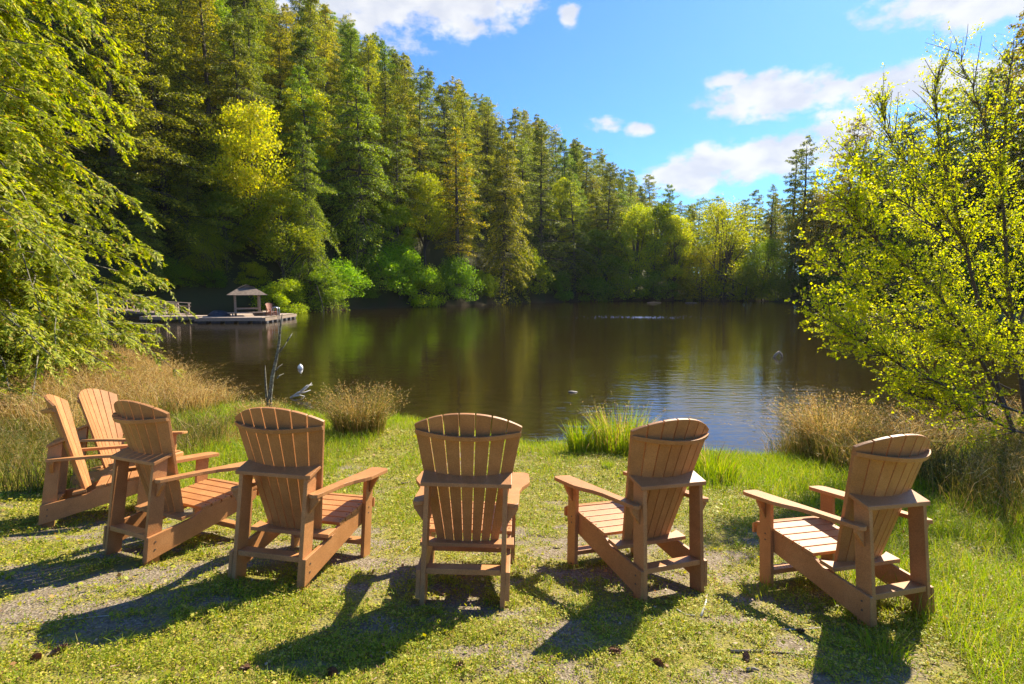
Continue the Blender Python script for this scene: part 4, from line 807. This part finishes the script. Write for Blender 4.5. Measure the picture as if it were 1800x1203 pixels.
clump('dry_tuft', 'dry', 455, 745, 420, .3, .5, 'thin dry stalks at the shore left of the lichened sapling', heads=1)
clump('dry_tuft', 'dry', 350, 722, 520, .35, .55, 'loose dry stalks at the water edge left of the shore', heads=1)
clump('weed_plant', 'grass', 1560, 1155, 140, .1, .2, 'tall green grass tuft in the shadow of the last chair', w=(.005, .008))
clump('weed_plant', 'grass', 1345, 1050, 120, .12, .15, 'grass tuft at the front leg of the last chair', w=(.005, .008))
clump('weed_plant', 'grass', 1190, 1080, 90, .1, .08, 'small green weeds at the rear legs of the right middle chair', w=(.008, .014), lean=(.4, 1.4))
clump('weed_plant', 'grass', 650, 1185, 50, .06, .09, 'little grass tuft at the bottom edge left of the middle', w=(.004, .006))

# ------------------------------------------------------------------ small things
def ground_at(px_, py_, water=False):
    d = ray(px_, py_); t = np.linspace(1.5, 90, 9000); q = np.array((0, 0, CAMH))+d*t[:, None]; g = np.maximum(ground(q[:, 0], q[:, 1]), WZ if water else -9); i = int(np.argmax(q[:, 2] < g)); return np.array((q[i][0], q[i][1], g[i]))
# dead sapling
b = ground_at(476, 735, True); sp_ = empty('dead_sapling', b, 0, 'dead lichened sapling standing at the shore before the dock', 'dead tree')
Yb = b[1]; pts = [at(474, 700, Yb), at(479, 660, Yb), at(486, 630, Yb), at(491, 600, Yb+.05), at(493, 575, Yb), at(496, 552, Yb)]
MB().tube([np.array((0, 0, -.1))]+[p-b for p in pts], [.05, .045, .038, .03, .026, .02, .008], 8).build('trunk', M['bark_light'], sp_, True)
MB().tube([np.array((-.06, 0, -.1)), at(474, 680, Yb)-b+np.array((-.1, .05, 0)), at(473, 642, Yb)-b+np.array((-.08, 0, 0))], [.03, .022, .006], 6).build('branch', M['bark_light'], sp_, True)
for (p0, p1, p2) in (((488, 622), (500, 608), (506, 598)), ((484, 652), (490, 645), (497, 640)), ((487, 665), (492, 660), (499, 657)), ((505, 600), (510, 592), (514, 586))):
    MB().tube([at(*p0, Yb)-b, at(*p1, Yb+.1)-b, at(*p2, Yb+.15)-b], [.018, .012, .004], 5).build('branch', M['bark_light'], sp_, True)
# driftwood
b = ground_at(520, 700, True); dr = empty('driftwood_branch', b, 0, 'bleached forked driftwood branch sticking out of the shallows', 'driftwood'); Yb = b[1]
for pl in ([(510, 700), (525, 690), (538, 684), (548, 673)], [(522, 691), (535, 690), (546, 686)], [(528, 689), (540, 678), (549, 677)], [(515, 697), (527, 695), (536, 697)]):
    P = [at(x, y, Yb+.1*i)-b for i, (x, y) in enumerate(pl)]; MB().tube(P, np.linspace(.03, .008, len(P)), 6).build('branch', M['birch'], dr, True)
# pale stick at left
b = ground_at(163, 645, True); st = MB().tube([np.array((0, 0, -.2)), at(166, 615, b[1])-b, at(172, 590, b[1])-b], [.05, .045, .03], 7).build('birch_stump', M['birch'], None, True); st.location = b; tag(st, 'pale bleached stem standing in the dry grass under the near cedar', 'dead stem')
# white buoy
def lathe(prof, k=20):
    m = MB(); V = [(r * math.cos(2*PI*j/k), r*math.sin(2*PI*j/k), z) for r, z in prof for j in range(k)]; n = len(prof)
    return m.add(V, [(i*k+j, i*k+(j+1) % k, (i+1)*k+(j+1) % k, (i+1)*k+j) for i in range(n-1) for j in range(k)])
p = onwater(528, 648); bo = empty('buoy', (p[0], p[1], WZ), 0, 'small white buoy floating in front of the dock', 'buoy')
lathe([(.001, -.08), (.07, -.07), (.11, 0), (.115, .06), (.09, .13), (.045, .17), (.001, .175)]).build('float', M['white'], bo, True)
lathe([(.03, .165), (.032, .2), (.001, .205)]).build('cap', M['white'], bo, True); bo.scale = (.8, .8, .8)
# floating wood
p = onwater(1368, 628); fl = MB().tube([(-.22, 0, -.10), (-.10, .02, .10), (.02, .0, .22)], [.05, .055, .045], 8).tube([(.0, 0, .22), (.13, .02, .12), (.20, .03, -.08)], [.045, .05, .04], 8).build('floating_log', M['chip'], None, True)
fl.location = (p[0], p[1], WZ); tag(fl, 'bent pale piece of wood poking out of the lake right of centre', 'driftwood')
# rocks
def rock(px_, py_, s, label, hgt=.5):
    b = ground_at(px_, py_, True); r = np.random.default_rng(int(px_)); m = lathe([(.001, -.5), (.6, -.35), (1, 0), (.85, .35), (.45, .6), (.001, .68)], 12); V = m.v[0]; V *= 1+.16*np.sin(V[:, [1, 2, 0]]*3+r.random(3)*6)
    o = m.build('rock', M['rock'], None, True); o.scale = (s, s*.8, s*hgt); o.location = b; tag(o, label, 'rock')
rock(1007, 690, .13, 'small dark stone breaking the water surface left of the sky reflection')
rock(935, 797, .07, 'dark stone on the water edge right of the middle chair')
rock(1720, 548, .5, 'pale stone on the far right shore beyond the alder')
# pine cones
def cone(px_, py_, s, label, rz, tilt=1.4):
    b = ground_at(px_, py_); o = MB(); c = MB(); root = empty('pine_cone', b+np.array((0, 0, s*.4)), rz, label, 'pine cone', 'pine cones on the lawn'); root.rotation_euler = (tilt, .1, rz)
    lathe([(.001, -s), (s*.3, -s*.7), (s*.34, 0), (s*.2, s*.7), (.001, s)], 8).build('core', M['cone'], root, True)
    m = MB(); n = 64
    for k in range(n):
        t = k/n; a = k*2.4; rr = s*.62*math.sin(PI*(.12+.8*(1-t)))**.8; z = -s*.9+1.8*s*t; d = np.array((math.cos(a), math.sin(a), 0)); q = np.array((-d[1], d[0], 0)); w = s*.2
        p0 = d*rr*.35+np.array((0, 0, z)); p1 = d*rr+np.array((0, 0, z+s*.16)); m.add([p0-q*w*.5, p0+q*w*.5, p1+q*w, p1-q*w, p1+d*s*.06+np.array((0, 0, s*.06))], [(0, 1, 2, 3)], [(3, 2, 4)])
    m.build('scales', M['cone'], root)
for (a, b_, s, lab, rz) in ((1155, 1172, .035, 'reddish brown pine cone at the bottom right of the middle', .3), (1078, 1150, .035, 'pine cone in the chair back shadow, right of the middle', 1.2), (803, 1177, .032, 'greyish pine cone near the bottom edge, middle', 2.0), (583, 1188, .034, 'dark pine cone at the bottom in the middle chair shadow', .8),
                             (103, 1150, .035, 'dark pine cone at the tip of the long left shadow', 2.4), (65, 1162, .03, 'brown pine cone left of the long shadow tip', .2), (430, 1180, .028, 'broken reddish cone flattened on the lawn, left of the middle', 1.6), (1406, 1112, .022, 'small cone on the bare patch by the last chair shadow', .9),
                             (1312, 1160, .026, 'small cone under the fallen twig', 2.8), (532, 1068, .022, 'tiny pine cone on the grass between the two left chairs', 1.1), (1085, 953, .018, 'tiny brown cone beside the right middle chair', .4)):
    cone(a, b_, s, lab, rz)
def litter():
    r = np.random.default_rng(31); n = 2600; rad = np.exp(r.uniform(math.log(1.7), math.log(8), n)); a = r.uniform(-.85, .85, n); X = rad*np.sin(a)*1.1; Y = rad*np.cos(a); Z = ground(X, Y)+r.uniform(.008, .03, n)
    th = r.uniform(0, 6.28, n); s = r.uniform(.010, .028, n); A = np.stack([np.cos(th), np.sin(th), r.uniform(-.2, .3, n)], 1)*s[:, None]; B = np.stack([-np.sin(th), np.cos(th), r.uniform(-.5, .5, n)], 1)*(s*r.choice([.12, .2, .6], n))[:, None]
    tag(MB().leaves(np.stack([X, Y, Z], 1), A, B).build('leaf_litter', M['litter']), 'scattered dead leaves, bark chips and needles lying on the lawn', 'leaf litter', None, 'stuff')
litter()
# twigs on the lawn
def stick(pl, r0, label, mk='chip'):
    P = np.array([ground_at(*p) for p in pl]); P[:, 2] += r0*.9; b = P[0].copy(); m = MB().tube(P-b, np.linspace(r0, r0*.5, len(P)), 7); o = m.build('fallen_twig', M[mk], None, True); o.location = b; tag(o, label, 'twig', 'fallen twigs on the lawn'); return o
stick([(1284, 1147), (1330, 1147), (1390, 1152), (1445, 1158)], .007, 'long lichened twig lying at the bottom right of the lawn')
stick([(1312, 1180), (1325, 1178), (1334, 1182)], .009, 'short thick twig piece below the long lichened twig')
stick([(1232, 1086), (1240, 1065), (1243, 1048)], .008, 'curved pale twig right of the right middle chair feet', 'birch')
stick([(1190, 1073), (1206, 1083), (1222, 1084)], .005, 'thin pale twig beside the right middle chair feet', 'birch')
stick([(1372, 1108), (1410, 1108), (1449, 1104)], .004, 'thin straight twig in the last chair shadow', 'birch')
stick([(702, 978), (715, 968), (726, 955)], .004, 'thin pale grass stalk left of the middle chair foot', 'birch')
stick([(700, 853), (712, 852), (722, 848)], .014, 'short brown wood chip left of the middle chair arm', 'bark')
stick([(972, 965), (982, 966), (990, 962)], .006, 'small brown chip right of the middle chair', 'bark')
stick([(15, 1098), (120, 1092), (200, 1083)], .003, 'thin dry stalk on the lawn at the left', 'birch')
# white specks painted in for the sun glitter on the far water
def sparkle():
    r = np.random.default_rng(77); n = 260; c = np.array(onwater(1125, 558)); m = MB(); th = r.uniform(0, 2*PI, n); rr = r.random(n)**1.3; X = c[0]+rr*np.cos(th)*9; Y = c[1]+rr*np.sin(th)*4.; s = r.uniform(.012, .04, n)*(1.3-rr)
    V = np.array([(1, 0, 0), (-.5, .87, 0), (-.5, -.87, 0), (0, 0, 1.1)]); VV = (np.stack([X, Y, np.full(n, WZ+.004)], 1)[:, None]+V[None]*s[:, None, None]*np.array((1.6, 1.2, 1))).reshape(-1, 3); i = np.arange(n)[:, None, None]*4
    T = (i+np.array([(0, 1, 3), (1, 2, 3), (2, 0, 3)])[None]).reshape(-1, 3); tag(m.add(VV, None, T).build('glint_specks', M['white']), 'white specks standing in for sun glitter far out on the lake', 'glint specks', None, 'stuff')
sparkle()
# floating far shore logs
for (px_, py_, l, lab) in ((1150, 532.5, 1.4, 'pale log lying at the far shore below the left yellow maple'), (1215, 533, 1.2, 'pale log at the far shore left of the large alder')):
    p = onwater(px_, py_); o = MB().tube([(-l, 0, .05), (0, .2, .1), (l, .1, .03)], [.06, .07, .04], 8).build('shore_log', M['weathered'], None, True); o.location = (p[0], p[1], WZ); tag(o, lab, 'log')

# thin haze volume added to lift far shade and soften contrast
def haze():
    m, N, L = mat('haze'); out = N.new('ShaderNodeOutputMaterial'); v = N.new('ShaderNodeVolumePrincipled'); L.new(v.outputs[0], out.inputs['Volume'])
    v.inputs['Color'].default_value = (.93, .96, 1, 1); v.inputs['Density'].default_value = .00007; v.inputs['Anisotropy'].default_value = .25
    o = MB().box((0, 75, 55), (520, 420, 130)).build('haze', m); tag(o, 'added thin haze softening the lake and hillside', 'haze', None, 'stuff')
haze()
